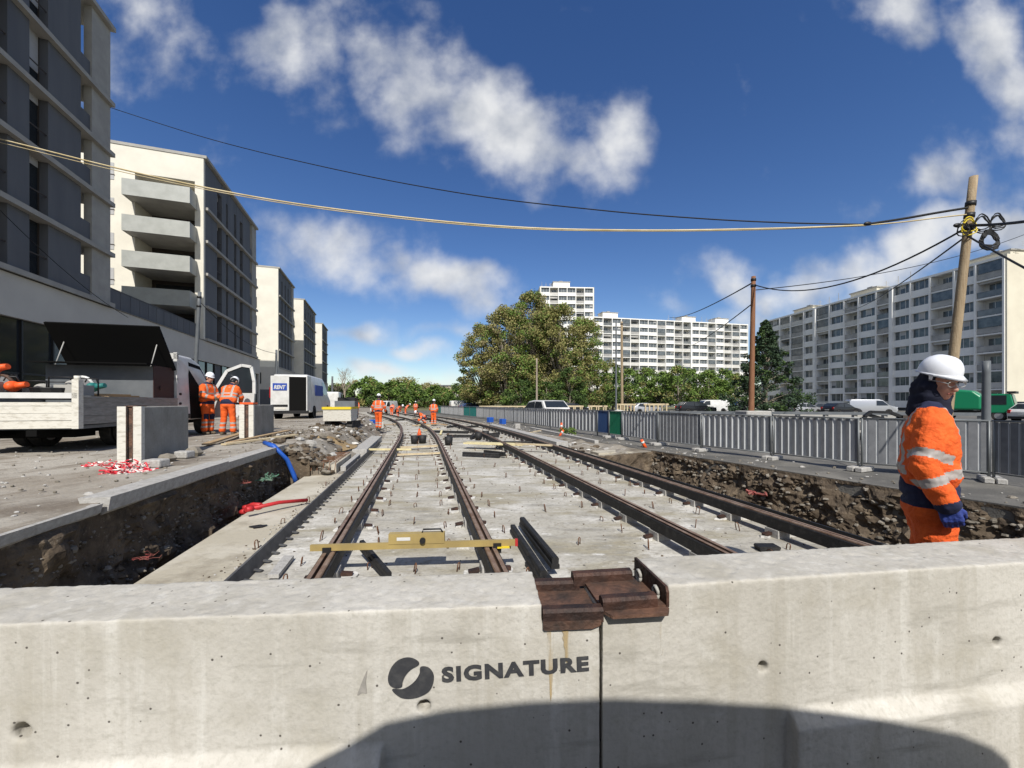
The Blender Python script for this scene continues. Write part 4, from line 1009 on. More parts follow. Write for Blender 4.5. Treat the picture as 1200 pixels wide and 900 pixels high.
# ------------------------------------------------------------------ right-hand and central older slab blocks
def slab_block(label, o, d, n, bays, zt, floors, fh, pat, depth=12, wallm='white_conc', backm='backwall', ld=1.3, endm='cream', detail=99, tall=(), z0=0.0):
    fr = Fr(o, d, n); L = bays[-1]
    root = empty('apartment_block', fr.p(0, 0, z0), label, 'apartment block')
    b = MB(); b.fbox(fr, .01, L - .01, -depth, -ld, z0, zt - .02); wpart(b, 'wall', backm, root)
    b = MB(); b.fbox(fr, -.35, -.0, -depth - .05, .02, z0, zt + .25); wpart(b, 'end_wall', endm, root)
    b = MB(); b.fbox(fr, L, L + .35, -depth - .05, .02, z0, zt + .25); wpart(b, 'end_wall', endm, root)
    b = MB()
    for k in range(floors + 1):
        z = zt - k * fh; b.fbox(fr, .0, L, -ld, .0 if k else .06, z - .22 + (.04 if not k else 0), z + (.2 if not k else 0))
    wpart(b, 'floor_slab', wallm, root)
    b = MB()
    for i, a in enumerate(bays):
        w_ = .12 if i not in tall else .3
        b.fbox(fr, a - w_, a + w_, -ld, .16 if i not in tall else .38, z0, zt - .23)
    wpart(b, 'pier', wallm, root)
    b = MB(); b.fbox(fr, 0, L, -ld, -.6, z0, zt - floors * fh - .22); wpart(b, 'base', 'cladding', root)
    for k in range(min(floors, detail)):
        z = zt - (k + 1) * fh; zc = z + fh - .22
        for i in range(len(bays) - 1):
            a, c = bays[i] + .125, bays[i + 1] - .125; t = pat[i % len(pat)]
            if t == 'L':
                b = MB(); q = a + (c - a) * random.uniform(.15, .4)
                b.fbox(fr, q, q + (c - a) * .5, -ld + .003, -ld + .05, z + .02, z + 2.15, 0); b.fbox(fr, q + (c - a) * .25, q + (c - a) * .25 + .06, -ld + .051, -ld + .07, z + .02, z + 2.15, 1)
                if random.random() < .25: b.fbox(fr, a + .1, c - .1, -.35, -.3, zc - random.uniform(.3, .9), zc - .01, 2)
                if random.random() < .3: b.fbox(fr, a + .02, c - .02, -.14, -.12, z + 1.05, zc - .01, 0)
                wpart(b, 'loggia_window', ['glassb', 'white_conc', random.choice(('shutter', 'railing', 'cladding'))], root)
                b = MB(); b.fbox(fr, a, c, -.10, -.06, z + .08, z + .92); b.fbox(fr, a, c, -.11, -.03, z + .93, z + .98); wpart(b, 'balcony_railing', random.choice(('railing', 'railing', 'glassgrey', 'backwall')), root)
            else:
                b = MB(); b.fbox(fr, a, c, -.16, -.03, z + .003, z + 1.05); wpart(b, 'parapet', wallm, root)
                b = MB(); b.fbox(fr, a, c, -.45, -.40, z + .9, zc - .005, 0)
                nn = 3
                for j in range(nn + 1): xx = a + (c - a - .05) * j / nn; b.fbox(fr, xx, xx + .05, -.399, -.36, z + 1.0, zc - .005, 1)
                if random.random() < .35: j = random.randint(0, nn - 1); b.fbox(fr, a + (c - a) * j / nn + .06, a + (c - a) * (j + 1) / nn - .01, -.398, -.37, zc - random.uniform(.4, 1.2), zc - .006, 2)
                wpart(b, 'window', ['glassb', 'white_conc', 'shutter'], root)
    return fr, root
def roof_box(fr, root, s, w_, zt, h=2.0, o0=-7, o1=-3, m='cream'):
    b = MB(); b.fbox(fr, s, s + w_, o0, o1, zt + .2, zt + .2 + h); wpart(b, 'roof_box', m, root)
    b = MB(); b.fbox(fr, s - .2, s + w_ + .2, o0 - .2, o1 + .2, zt + .2 + h, zt + .4 + h)
    b.fbox(fr, s + w_ * .4, s + w_ * .6, -5.5, -4.5, zt + .4 + h, zt + 1.1 + h); wpart(b, 'roof_cap', 'slabgrey', root)
    for k in range(3):
        b = MB(); q = fr.p(s - 1 - 1.4 * k, -4 - k, zt + .2); b.tube([q, q + Vector((0, 0, 2.5 + k * .5))], .05, 0, 5)
        for j in range(3): b.bar(q + Vector((-.5, 0, 2.2 - .3 * j)), q + Vector((.5, 0, 2.2 - .3 * j)), .04, .04)
        wpart(b, 'aerial', 'railing', root)
Zb = [58, 61.3, 64, 67.4, 70.4, 73.5, 76.4, 79.9, 83, 86.4, 90, 93.1, 97, 100.4, 104.5, 106.6]
bays = [(z - 58) * 1.005 for z in Zb]
frR, rR = slab_block('long grey-white slab block of loggias on the right with a cream end wall', (73.5, 58), (-.1, .995), (-.995, -.1), bays, 23.5, 8, 2.82, 'LPLPPLPLPLPLLPL', tall=(5, 10), ld=1.5)
for s, h in ((1.2, 1.3), (21, 1.5), (36, 1.4)): roof_box(frR, rR, s, 5.5, 23.5, h)
ang = math.atan2(14, 63.6); dC = (math.cos(ang), math.sin(ang)); nC = (math.sin(ang), -math.cos(ang))
bC = [i * 65.1 / 18 for i in range(19)]
frC, rC = slab_block('white nine-storey slab block standing behind the small green trees', (29.2, 139), dC, nC, bC, 32.3, 10, 2.8, 'PLPLLP', wallm='white_conc2', endm='white_conc2', detail=9, tall=(11,), z0=-.5, ld=1.4)
for s in (5, 38, 53): roof_box(frC, rC, s, 6, 32.3, 2.4, m='white_conc2')
bT = [i * 18.8 / 6 for i in range(7)]
frT, rT = slab_block('taller white tower block behind the big plane trees', (10.2, 137.5), (.995, .06), (.06, -.995), bT, 42.6, 14, 2.8, 'PLPPLP', wallm='white_conc2', endm='cream', detail=12, z0=-.5, ld=1.4)
roof_box(frT, rT, 5, 6, 42.6, 2.6, m='white_conc2')
# far houses over the tree line
for x0, x1, yt, Z, lb in ((487, 520, 456, 260, 'low pale far-off building over the trees, left one'), (505, 541, 453, 300, 'low far-off building with dark roof over the trees beside the plane trees')):
    a = P(x0, yt, Z); c = P(x1, yt, Z); root = empty('distant_building', (a.x, Z, 0), lb, 'building', 'far buildings behind the trees')
    b = MB(); b.box(a.x, c.x, Z, Z + 14, 0, a.z); wpart(b, 'wall', 'plaster', root)
    b = MB(); b.box(a.x - .5, c.x + .5, Z - .5, Z + 14, a.z, a.z + 1.2); wpart(b, 'roof', 'cladding', root)
    for k in range(6): b = MB(); xx = a.x + (c.x - a.x) * (k + .3) / 6; b.box(xx, xx + 1.4, Z - .05, Z - .01, a.z - 3, a.z - 1.4); wpart(b, 'window', 'glass', root)

# ------------------------------------------------------------------ trees
def leaf_cloud(b, centers, per, size, spread, mats_w, rnd):
    for (c, r) in centers:
        base = rnd.choices(range(len(mats_w)), mats_w)[0]
        for i in range(per):
            while True:
                d = Vector((rnd.uniform(-1, 1), rnd.uniform(-1, 1), rnd.uniform(-1, 1)))
                if .1 < d.length < 1: break
            d = d.normalized() * (rnd.random() ** .45)
            p = c + Vector((d.x * r, d.y * r, d.z * r * .75)) * spread
            a = Vector((rnd.gauss(0, 1), rnd.gauss(0, 1), rnd.gauss(0, .6))).normalized(); e = a.cross(Vector((rnd.gauss(0, 1), rnd.gauss(0, 1), rnd.gauss(0, 1)))).normalized()
            s_ = size * rnd.uniform(.55, 1.3); a = a * s_; e = e * s_ * .7
            mi = base if rnd.random() < .75 else rnd.choices(range(len(mats_w)), mats_w)[0]
            b.add([p - a, p - e * .8, p + a, p + e], [(0, 1, 2, 3)], mi)
TREES = {}
def make_tree(key, name, label, cat, group, loc, H, R, leafm, weights, nl=80, per=110, size=.2, trunk=.25, low=.12, shape='round', seed=1, sc=1.0):
    rnd = random.Random(seed)
    if key in TREES:
        o = copy_tree(TREES[key][0]); h0, r0 = TREES[key][1:]
        o.location = loc; o.scale = (R / r0, R / r0, H / h0); o.rotation_euler = (0, 0, seed * 1.7); tag(o, label, cat, group); return o
    root = empty(name, (0, 0, 0), label, cat, group)
    b = MB(); n_l = nl; cs = []
    b.tube([(0, 0, -.3), (.05 * R * .2, 0, H * .25), (0, .03 * R, H * .55), (.02 * R, 0, H * .85)], [trunk * 1.25, trunk, trunk * .6, trunk * .15], 0, 9)
    for i in range(n_l):
        if shape == 'round':
            t = rnd.uniform(low, 1.0); f = math.sin(PI * min(1, (t - low) / (1 - low) * .86 + .13)) ** .6
        elif shape == 'cone':
            t = rnd.uniform(low, .99); f = (1 - t) ** 1.05 * (1.0 + .18 * math.sin(t * 40)) + .02
        else:
            t = rnd.uniform(low, 1); f = 1
        a = rnd.uniform(0, 2 * PI); rr = R * f * math.sqrt(rnd.uniform(.15, 1)) * rnd.uniform(.8, 1.08)
        c = Vector((rr * math.cos(a), rr * math.sin(a), H * t))
        cs.append((c, R * rnd.uniform(.16, .30) * sc * (1 if shape != 'cone' else (.5 + .9 * (1 - t)))))
        if i % 3 == 0:
            st = Vector((0, 0, max(H * .15, c.z * (.55 if shape == 'round' else .97) - .1 * H))); mid = (st + c) / 2 + Vector((0, 0, .06 * H if shape == 'round' else 0))
            b.tube([st, mid, c], [trunk * .4, trunk * .22, trunk * .05], 0, 5, cap=False)
    b.build('trunk', 'bark' if shape != 'bare' else 'twig', root, fix=False)
    b = MB(); leaf_cloud(b, cs, per, size, 1.0, weights, rnd)
    b.build('crown', leafm, root, fix=False)
    root.location = loc; root.rotation_euler = (0, 0, 0)
    TREES[key] = (root, H, R)
    tag(root, label, cat, group); return root
def gz(px, Z): return Vector(((px - 600) / F * Z, Z, 0))
gpl = 'big plane trees in front of the tower block'
LM = ['leafolive', 'leafbrown', 'leafgreen', 'leafdark']
for k, (px, Z, H, R, key, lb) in enumerate((
        (566, 70, 15.5, 5.2, 'p1', 'leftmost olive plane tree of the big clump, lowest of them'), (592, 66, 17.5, 5.5, 'p2', 'olive plane tree second from the left in the big clump'),
        (622, 68, 20.5, 6.0, 'p3', 'tallest olive plane tree covering the left edge of the tower'), (655, 66, 18.0, 5.6, 'p1', 'olive plane tree in front of the lower tower floors'),
        (684, 70, 16.5, 5.0, 'p2', 'rightmost olive plane tree of the big clump'), (606, 80, 19, 6.0, 'p1', 'olive plane tree standing behind the middle of the big clump'), (640, 82, 21.5, 5.8, 'p2', 'olive plane tree rearmost behind the tallest one'))):
    make_tree(key, 'plane_tree', lb, 'tree', gpl, gz(px, Z), H, R, LM, (7, 1.2, 3.2, .7), nl=170, per=160, size=.15, trunk=.28, low=.10, seed=k + 3, sc=.85)
for k, (px, Z, H, R, lb) in enumerate(((700, 74, 10.5, 4.5, 'dark evergreen tree at the right foot of the plane trees'), (718, 80, 9.5, 3.6, 'second dark evergreen tree right of the plane trees'), (545, 90, 7.5, 4, 'dark low tree at the left foot of the plane trees'), (668, 62, 7.0, 3.6, 'low dark tree under the right plane trees'), (610, 60, 5.0, 3.4, 'low dark shrubby tree under the middle plane trees'), (640, 58, 4.6, 3.6, 'dark shrubby tree behind the white estate car'))):
    make_tree('d1', 'dark_tree', lb, 'tree', 'dark trees beside the plane trees', gz(px, Z), H, R, ['leafdark', 'leafgreen'], (4, 1.4), nl=60, per=90, size=.2, trunk=.2, low=.08, seed=k + 20)
names = ('leftmost', 'second', 'third', 'fourth', 'fifth', 'sixth', 'seventh', 'last')
for k, (px, Z, H, R) in enumerate(((735, 78, 8.0, 4.2), (757, 84, 8.6, 4.4), (776, 80, 7.6, 4.0), (795, 76, 8.2, 4.2), (812, 84, 8.4, 4.2), (830, 80, 7.8, 4.0), (846, 86, 8.6, 4.2), (862, 78, 7.0, 3.6))):
    make_tree('g1' if k % 2 else 'g2', 'young_tree', '%s fresh green tree of the row before the white slab block, counted from the left' % names[k], 'tree', 'fresh green trees before the white slab block', gz(px, Z), H, R, ['leafgreen', 'leafolive', 'leafdark'], (5, 1, 1.2), nl=60, per=90, size=.2, trunk=.16, low=.18, seed=k + 31)
make_tree('cedar', 'cedar_tree', 'dark pointed cedar tree behind the brown pole', 'tree', None, gz(897, 45), 11.2, 5.0, ['needle', 'leafdark'], (4, 1), nl=300, per=75, size=.13, trunk=.16, low=.04, shape='cone', seed=50, sc=.42)
far = [(398, 125, 7.2, 6), (416, 130, 8.4, 6.5), (432, 140, 10.2, 6), (447, 150, 8.6, 6), (462, 140, 9.0, 7), (479, 130, 8.3, 6), (480, 170, 12.5, 8), (497, 160, 9.0, 7), (510, 150, 8.0, 6.5), (522, 160, 8.0, 7), (535, 140, 7.0, 6), (470, 190, 13.5, 8), (505, 190, 11, 8), (390, 160, 8, 6), (455, 110, 5.0, 5), (490, 115, 4.6, 5), (520, 118, 4.4, 5)]
for k, (px, Z, H, R) in enumerate(far):
    brown = k in (6, 11, 12, 7, 9)
    make_tree('f2' if brown else 'f1', 'distant_tree', ('brownish tree showing above the distant green tree line' if brown else 'green tree of the distant tree line at the end of the tracks'), 'tree', 'brownish distant trees' if brown else 'green distant tree line', gz(px, Z), H, R,
              ['leafbrown', 'leafolive'] if brown else ['leafgreen', 'leafolive', 'leafdark'], (2, 1.4) if brown else (4, 1, 2), nl=45, per=70, size=.38, trunk=.3, low=.05, seed=k + 70)
# bare pale tree
def bare_tree(loc, H, label, seed):
    rnd = random.Random(seed); root = empty('bare_tree', loc, label, 'tree'); b = MB(); tw = MB()
    def grow(p, d, L, r, n, mb):
        q = p + d * L; mb.tube([p, (p + q) / 2 + Vector((rnd.gauss(0, .03), rnd.gauss(0, .03), 0)) * L, q], [r, r * .85, r * .65], 0, 5, cap=False)
        if n == 0: return
        for i in range(3):
            dd = (d + Vector((rnd.gauss(0, .45), rnd.gauss(0, .45), rnd.uniform(.0, .35)))).normalized()
            grow(q, dd, L * rnd.uniform(.6, .8), r * .6, n - 1, tw)
    grow(Vector((0, 0, 0)), Vector((0, 0, 1)), H * .36, H * .018, 5, b)
    b.build('trunk', 'twig', root, fix=False); tw.build('crown', 'twig', root, fix=False); return root
bare_tree(gz(404, 75), 7.6, 'pale bare tree at the end of the left buildings', 4)
bare_tree(gz(397, 90), 6.5, 'smaller pale bare tree right behind the other bare one', 9)
# verge shrubs
def shrub(label, loc, r, m=('leafgreen', 'leafdark'), seed=1):
    rnd = random.Random(seed); b = MB(); cs = [(Vector((rnd.gauss(0, r * .35), rnd.gauss(0, r * .35), r * rnd.uniform(.2, .9))), r * .4) for i in range(10)]
    leaf_cloud(b, cs, 60, r * .11, 1, (1, 1), rnd); o = b.build('shrub', list(m), fix=False); o.location = loc; return tag(o, label, 'shrub')
shrub('small green weed clump by the orange marker post', G(664, 510, .1), .38, seed=2)
shrub('green bush behind the fence left of the pole foot', (7.2, 18.0, .15), .75, seed=3)

# ------------------------------------------------------------------ fence
FP = [(1330, 590), (1162, 565), (1008, 552), (905, 538.7), (822, 529), (771, 522), (729, 515.5), (700, 511)]
pts = [G(x, y, .15) for x, y in FP]
# beyond: continue in 2 m steps towards the far end
tgt = [G(645, 503.5, .15), G(567, 491.5, .12), G(505, 484.5, .05)]
cur = pts[-1]; path = [cur]
for t in tgt:
    L = (t - cur).length; n_ = int(L / 2.0)
    for i in range(1, n_ + 1): path.append(cur + (t - cur) * i / n_)
    cur = path[-1]
allp = pts + path[1:]
def fence_panel(p, q, label, sheet='fencegrey', near=True, thin=False, h=1.12, under=.17, ribs=True, group='grey fence panels right of the tracks'):
    p = Vector(p); q = Vector(q); root = empty('fence_panel', p, label, 'fence panel', group)
    d = (q - p); L = d.length; d.normalize(); n_ = Vector((d.y, -d.x, 0)).normalized()
    b = MB()
    for e in (p + d * .03, q - d * .03): b.tube([e, e + Vector((0, 0, h))], .02, 0, 7 if near else 4)
    b.tube([p + Vector((0, 0, h)), q + Vector((0, 0, h))], .018, 0, 6 if near else 4); b.tube([p + Vector((0, 0, under)), q + Vector((0, 0, under))], .015, 0, 6 if near else 4)
    wpart(b, 'frame', 'fencedark', root)
    b = MB(); K = 11 if near else 7; vs = []; prof = ((0, 0), (.28, 0), (.40, .035), (.80, .035), (.92, 0)) if not thin else ((0, 0), (.46, 0), (.52, .02), (.68, .02), (.74, 0))
    x = []; 
    for k in range(K):
        for a, o_ in prof: x.append(((k + a) / K, o_))
    x.append((1, 0)); fs = []; mi = []
    for a, o_ in x:
        e = p + d * (.05 + a * (L - .1)) + n_ * (o_ + .005)
        vs += [e + Vector((0, 0, under + .02)), e + Vector((0, 0, h - .02))]
    for k in range(len(x) - 1):
        fs.append((2 * k, 2 * k + 2, 2 * k + 3, 2 * k + 1)); mi.append(0 if k % 5 in (1, 2, 3) else 1)
    b.add(vs, fs)
    b.m = mi
    o = wpart(b, 'ribbed_sheet', [sheet, 'meshgrey' if sheet == 'fencegrey' else sheet], root)
    md = o.modifiers.new('s', 'SOLIDIFY'); md.thickness = .003; evaluated(o)
    if near:
        for e in (p,):
            b = MB(); c = Fr((e.x, e.y), d, n_); b.fbox(c, -.14, -.01, -.25, .25, e.z + .0, e.z + .1); b.fbox(c, .01, .14, -.25, .25, e.z, e.z + .1)
            o = wpart(b, 'foot', 'kerbstone', root); md = o.modifiers.new('b', 'BEVEL'); md.width = .015; evaluated(o)
    return root
for i in range(len(allp) - 1):
    near = i < 7
    lb = ['grey ribbed fence panel at the right frame edge behind the foreground worker', 'grey ribbed fence panel directly behind the foreground worker', 'grey ribbed fence panel left of the one behind the worker, before the concrete pole foot', 'bright ribbed fence panel with wide pale ribs right of the step in the fence',
          'darker fence panel just left of the step in the fence', 'ribbed fence panel right of the blue and green one', 'fence panel with blue and green sheet'][i] if near else 'plain grey ribbed panel of the long fence running into the distance'
    sh = 'fencegrey'
    if i == 9 + 8 or i == 9 + 9: sh = 'teal'; lb = 'teal panel in the far part of the grey fence'
    if i == 24: sh = 'teal'; lb = 'teal panel in the far part of the grey fence'
    if i == 6:
        p, q = allp[i], allp[i + 1]; m_ = (p + q) / 2
        fence_panel(p, m_, 'green half-width fence panel next to the blue one', 'green'); fence_panel(m_, q, 'dark blue half-width fence panel next to the green one', 'bluesheet'); continue
    fence_panel(allp[i], allp[i + 1], lb, sh, near, i in (0, 1, 4), group='grey fence panels right of the tracks' if sh == 'fencegrey' else 'coloured fence panels')
# timber tree-guard frames behind the fence
for k, (x0, x1, Z) in enumerate(((563, 585, 46), (588, 604, 46), (606, 622, 45), (648, 662, 38), (666, 682, 37), (693, 710, 36), (727, 743, 33), (761, 781, 30))):
    a = P(x0, 480, Z); c = P(x1, 480, Z); top = CAMZ - (477 + (k > 5) * -2 - HY) / F * Z
    root = empty('timber_stand', (a.x, Z, .1), 'bare timber stand number %s from the left behind the fence' % names[k].replace('leftmost', 'one').replace('last', 'eight, the widest,'), 'timber stand', 'timber stands behind the fence')
    for xx in (a.x, (a.x + c.x) / 2, c.x):
        for yy_ in (0, .9): b = MB(); b.box(xx - .05, xx + .05, Z + yy_ - .05, Z + yy_ + .05, .05, top); wpart(b, 'post', 'palewood', root)
    for yy_ in (0, .9): b = MB(); b.box(a.x - .15, c.x + .15, Z + yy_ - .06, Z + yy_ - .052 + .1, top + .002, top + .14); wpart(b, 'beam', 'palewood', root)
# white shed-like bag, small site items
b = MB(); rock(b, P(724, 489, 30), .85); tag(b.build('bulk_bag', 'dirty_white'), 'pale bulk bag standing behind the fence near the blue and green panel', 'bulk bag')

# low road barrier behind the fence on the right
root = empty('guard_rail', (9, 26, .15), 'long low dark guard rail on concrete posts in front of the parked cars', 'guard rail')
ga = Vector((9.5, 27, .15)); gb = Vector((27, 22, .15)); gd = (gb - ga).normalized(); b = MB()
for zz in (.45, .8): b.bar(ga + Vector((0, 0, zz)), gb + Vector((0, 0, zz)), .05, .18)
wpart(b, 'rail', 'greybox', root)
for k in range(13): e = ga + gd * k * 1.5; b = MB(); b.box(e.x - .1, e.x + .1, e.y + .05, e.y + .25, .1, 1.05); wpart(b, 'post', 'slabgrey', root)
b = MB(); b.box(8.6, 30, 29, 29.3, .0, .75); tag(b.build('low_wall', 'slabgrey', origin=(8.6, 29, 0)), 'low grey concrete wall behind the dark guard rail', 'low wall')

# ------------------------------------------------------------------ poles and cables
def pole(label, base, top, r0, r1, m, bands=(), cat='pole'):
    base = Vector(base); top = Vector(top); root = empty('utility_pole', base, label, cat, 'wooden utility poles' if 'pole' in m else None)
    b = MB(); n_ = 10; b.tube([base + (top - base) * i / n_ + Vector((.012 * N(i, 1), .012 * N(i, 5), 0)) for i in range(n_ + 1)], [r0 + (r1 - r0) * i / n_ for i in range(n_ + 1)], 0, 12); wpart(b, 'shaft', m, root)
    for t in bands: b = MB(); p = base + (top - base) * t; d = (top - base).normalized(); b.tube([p, p + d * .10], r1 * 1.25, 0, 12); wpart(b, 'strap', 'black', root)
    return root, base, top
ZP = 9.0
b0 = P(1108, 490, ZP); b0 = Vector((P(1112, 490, ZP).x - .18, ZP, .1)); t0 = P(1141, 207, ZP - .15)
pr, pb, pt = pole('leaning weathered wooden pole with cable coils behind the foreground worker', b0, t0, .102, .074, 'pole', (.86, .815, .90))
d_ = (pt - pb)
def on(t): return pb + d_ * t
Z2 = 17.0; t2 = P(883, 324, Z2); b2 = P(880, 482, Z2)
p2r, p2b, p2t = pole('reddish-brown wooden pole on a concrete foot before the cedar', (b2.x, Z2, .5), t2, .12, .085, 'poler', (.93, .97))
b = MB(); b.box(b2.x - .45, b2.x + .62, Z2 - .45, Z2 + .45, .1, 1.25); o = b.build('pole_foot', 'kerbstone', p2r, origin=p2r.location); md = o.modifiers.new('b', 'BEVEL'); md.width = .03; evaluated(o)
pole('slim wooden pole in front of the central trees, right one of the close pair', (P(729, 480, 34).x, 34, .1), P(728.5, 377, 34), .13, .10, 'pole', (.97,))
lp = P(722, 376, 33); pole('dark slim lamp post left beside the central wooden pole', (lp.x, 33, .1), lp, .08, .06, 'greybox', (), 'lamp post')
pole('pale thin mast rising among the plane trees', (P(629, 480, 50).x, 50, 0), P(629, 420, 50), .14, .09, 'twig', ())
pole('dark steel post standing behind the fence at the right', (P(1155, 490, 7.8).x, 7.8, .1), P(1156, 423, 7.8), .07, .06, 'greybox', (), 'post')
pole('leaning dark wooden pole before the left building with balconies', (P(226, 470, 20).x, 20, .7), P(234, 342, 20), .10, .08, 'greybox', (.95, .88))
pole('thin dark pole before the third left building', (P(323, 470, 28).x, 28, .7), P(324, 410, 28), .09, .07, 'greybox', ())
pole('thin dark post at the end of the left buildings', (P(389, 470, 55).x, 55, .3), P(389.5, 441, 55), .16, .12, 'greybox', ())
def cable(label, p, q, sag, r, m='wire', n=24, bulge=None):
    p = Vector(p); q = Vector(q); b = MB()
    b.tube([p + (q - p) * i / n - Vector((0, 0, sag * 4 * (i / n) * (1 - i / n))) for i in range(n + 1)], r, 0, 6)
    return tag(b.build('cable', m, origin=p, fix=False), label, 'cable', 'overhead cables')
att = on(.845)
def cable_pts(label, pp, r, m='wire'):
    """cable hung through measured points (pixel x, pixel y, depth)"""
    ctl = [P(*q) for q in pp]; out = []
    for i in range(len(ctl) - 1):
        p0, p1, p2, p3 = ctl[max(i - 1, 0)], ctl[i], ctl[i + 1], ctl[min(i + 2, len(ctl) - 1)]
        for j in range(8):
            t = j / 8; out.append(.5 * ((2 * p1) + (p2 - p0) * t + (2 * p0 - 5 * p1 + 4 * p2 - p3) * t * t + (3 * p1 - p0 - 3 * p2 + p3) * t ** 3))
    out.append(ctl[-1]); b = MB(); b.tube(out, r, 0, 6)
    return tag(b.build('cable', m, origin=ctl[0], fix=False), label, 'cable', 'overhead cables')
def dz(x0, z0, x1, z1, x): return 1 / (1 / z0 + (1 / z1 - 1 / z0) * (x - x0) / (x1 - x0))
cable_pts('black overhead cable from the far-left building corner to the leaning pole', [(x, y, dz(130, 20.7, 1015, 8.9, x)) for x, y in ((129, 126), (250, 164), (400, 200), (550, 228), (700, 246), (820, 256), (920, 261), (1015, 263))], .016)
cable_pts('pale yellow overhead cable crossing the whole sky from the left edge', [(x, y, dz(-60, 13, 1015, 8.9, x)) for x, y in ((-60, 150), (0, 163), (150, 200), (300, 231), (450, 252), (600, 266), (750, 270), (900, 268), (1015, 264))], .022, 'wirepale')
cable_pts('second pale overhead cable running tightly beside the yellow one', [(x, y, dz(-60, 13, 1015, 8.9, x)) for x, y in ((-60, 154), (0, 167), (150, 203), (300, 233), (450, 254), (600, 267.5), (750, 271), (900, 269), (1015, 264))], .011, 'wirepale')
cable_pts('black twisted cable leading from the clamp up to the leaning pole', [(1015, 263, 8.9), (1060, 256, 8.9), (1100, 249, 8.9), (1137, 243, 8.85)], .026)
cable_pts('thin pale cable under the black twisted one at the pole', [(1015, 264, 8.9), (1060, 260, 8.9), (1100, 255, 8.9), (1137, 251, 8.85)], .014, 'wirepale')
cable('black cable sagging from the leaning pole to the brown pole', on(.83), p2t - Vector((0, 0, .35)), .75, .022)
cable('grey cable dropping from the leaning pole behind the right slab block', on(.80), P(985, 362, 60), .8, .02)
cable('thin grey cable from the brown pole rising to the right edge', p2t - Vector((0, 0, .6)), P(1240, 258, 30), .8, .02)
cable('black cable going from the leaning pole to the right edge', on(.835), P(1260, 250, 6), .05, .03)
cable('black cable sloping down from the coils to the right edge', on(.80), P(1260, 345, 5.5), .02, .018)
cable('black cable sagging left from the brown pole behind the white slab block', p2t - Vector((0, 0, .25)), P(785, 372, 60), .5, .03)
cable('second black cable leaving the brown pole towards the left', p2t - Vector((0, 0, 1.15)), P(800, 408, 60), .4, .025)
cable('faint cable in front of the far-left facade', P(-40, 205, 13), P(150, 372, 22), .4, .014)
cable('thin cable between the two dark left poles', P(233, 352, 20), P(324, 414, 28), .6, .015)
# coils on the pole
def coil(label, c, r, n_, tr, m='wire', g='cable coils on the leaning pole'):
    b = MB(); rnd = random.Random(len(label)); pts_ = []
    for i in range(n_ * 14):
        t = 2 * PI * i / 14; rr = r * (1 + .18 * math.sin(i * .37) + rnd.uniform(-.06, .06)); pts_.append(Vector(c) + Vector((rr * math.cos(t), .03 * math.sin(i * .9) - .0, rr * 1.0 * math.sin(t) + .03 * math.sin(i * .21))))
    b.tube(pts_, tr, 0, 5); return tag(b.build('cable_coil', m, origin=c), label, 'cable coil', g)
cc = P(1160, 281, 8.7); coil('large tangled black cable coil hanging right of the leaning pole', cc, .18, 9, .016)
coil('looser black cable loop above the large coil', P(1152, 262, 8.7), .17, 3, .014); coil('small black cable loop out at the right of the pole', P(1170, 260, 8.7), .15, 3, .014)
coil('small dark loop left of the pole at strap height', P(1130, 268, 8.7), .13, 2, .012)
coil('yellow cable ring around the leaning pole', P(1137, 265, 8.72), .16, 2, .012, 'yellow')
b = MB(); p = P(1017, 262, 8.88); b.ell(p, (.09, .04, .045)); tag(b.build('cable_clamp', 'black'), 'black clamp on the overhead cable near the leaning pole', 'clamp')
b = MB(); p = on(.835) - Vector((.24, 0, 0)); b.ell(p, (.10, .04, .05)); tag(b.build('cable_clamp', 'black'), 'black clamp next to the pole top', 'clamp')

# ------------------------------------------------------------------ vehicles
def wheel(root, x, y, z, r, w_, near=True):
    t = empty('wheel', (x, y, z)); t.parent = root
    b = MB(); n_ = 20; prof = [(-w_ / 2, r * .62), (-w_ / 2, r * .93), (-w_ * .38, r), (w_ * .38, r), (w_ / 2, r * .93), (w_ / 2, r * .62)]
    vs = [Vector((rr * math.cos(2 * PI * j / n_), a, rr * math.sin(2 * PI * j / n_))) for a, rr in prof for j in range(n_)]
    b.add(vs, [(i * n_ + j, i * n_ + (j + 1) % n_, (i + 1) * n_ + (j + 1) % n_, (i + 1) * n_ + j) for i in range(5) for j in range(n_)], 0, False); b.build('tyre', 'tyre', t)
    b = MB(); b.tube([(0, -w_ * .4, 0), (0, w_ * .4, 0)], r * .63, 0, 16)
    b.tube([(0, -w_ * .46, 0), (0, w_ * .46, 0)], r * .2, 0, 8); b.build('rim', 'rim', t)
    return t
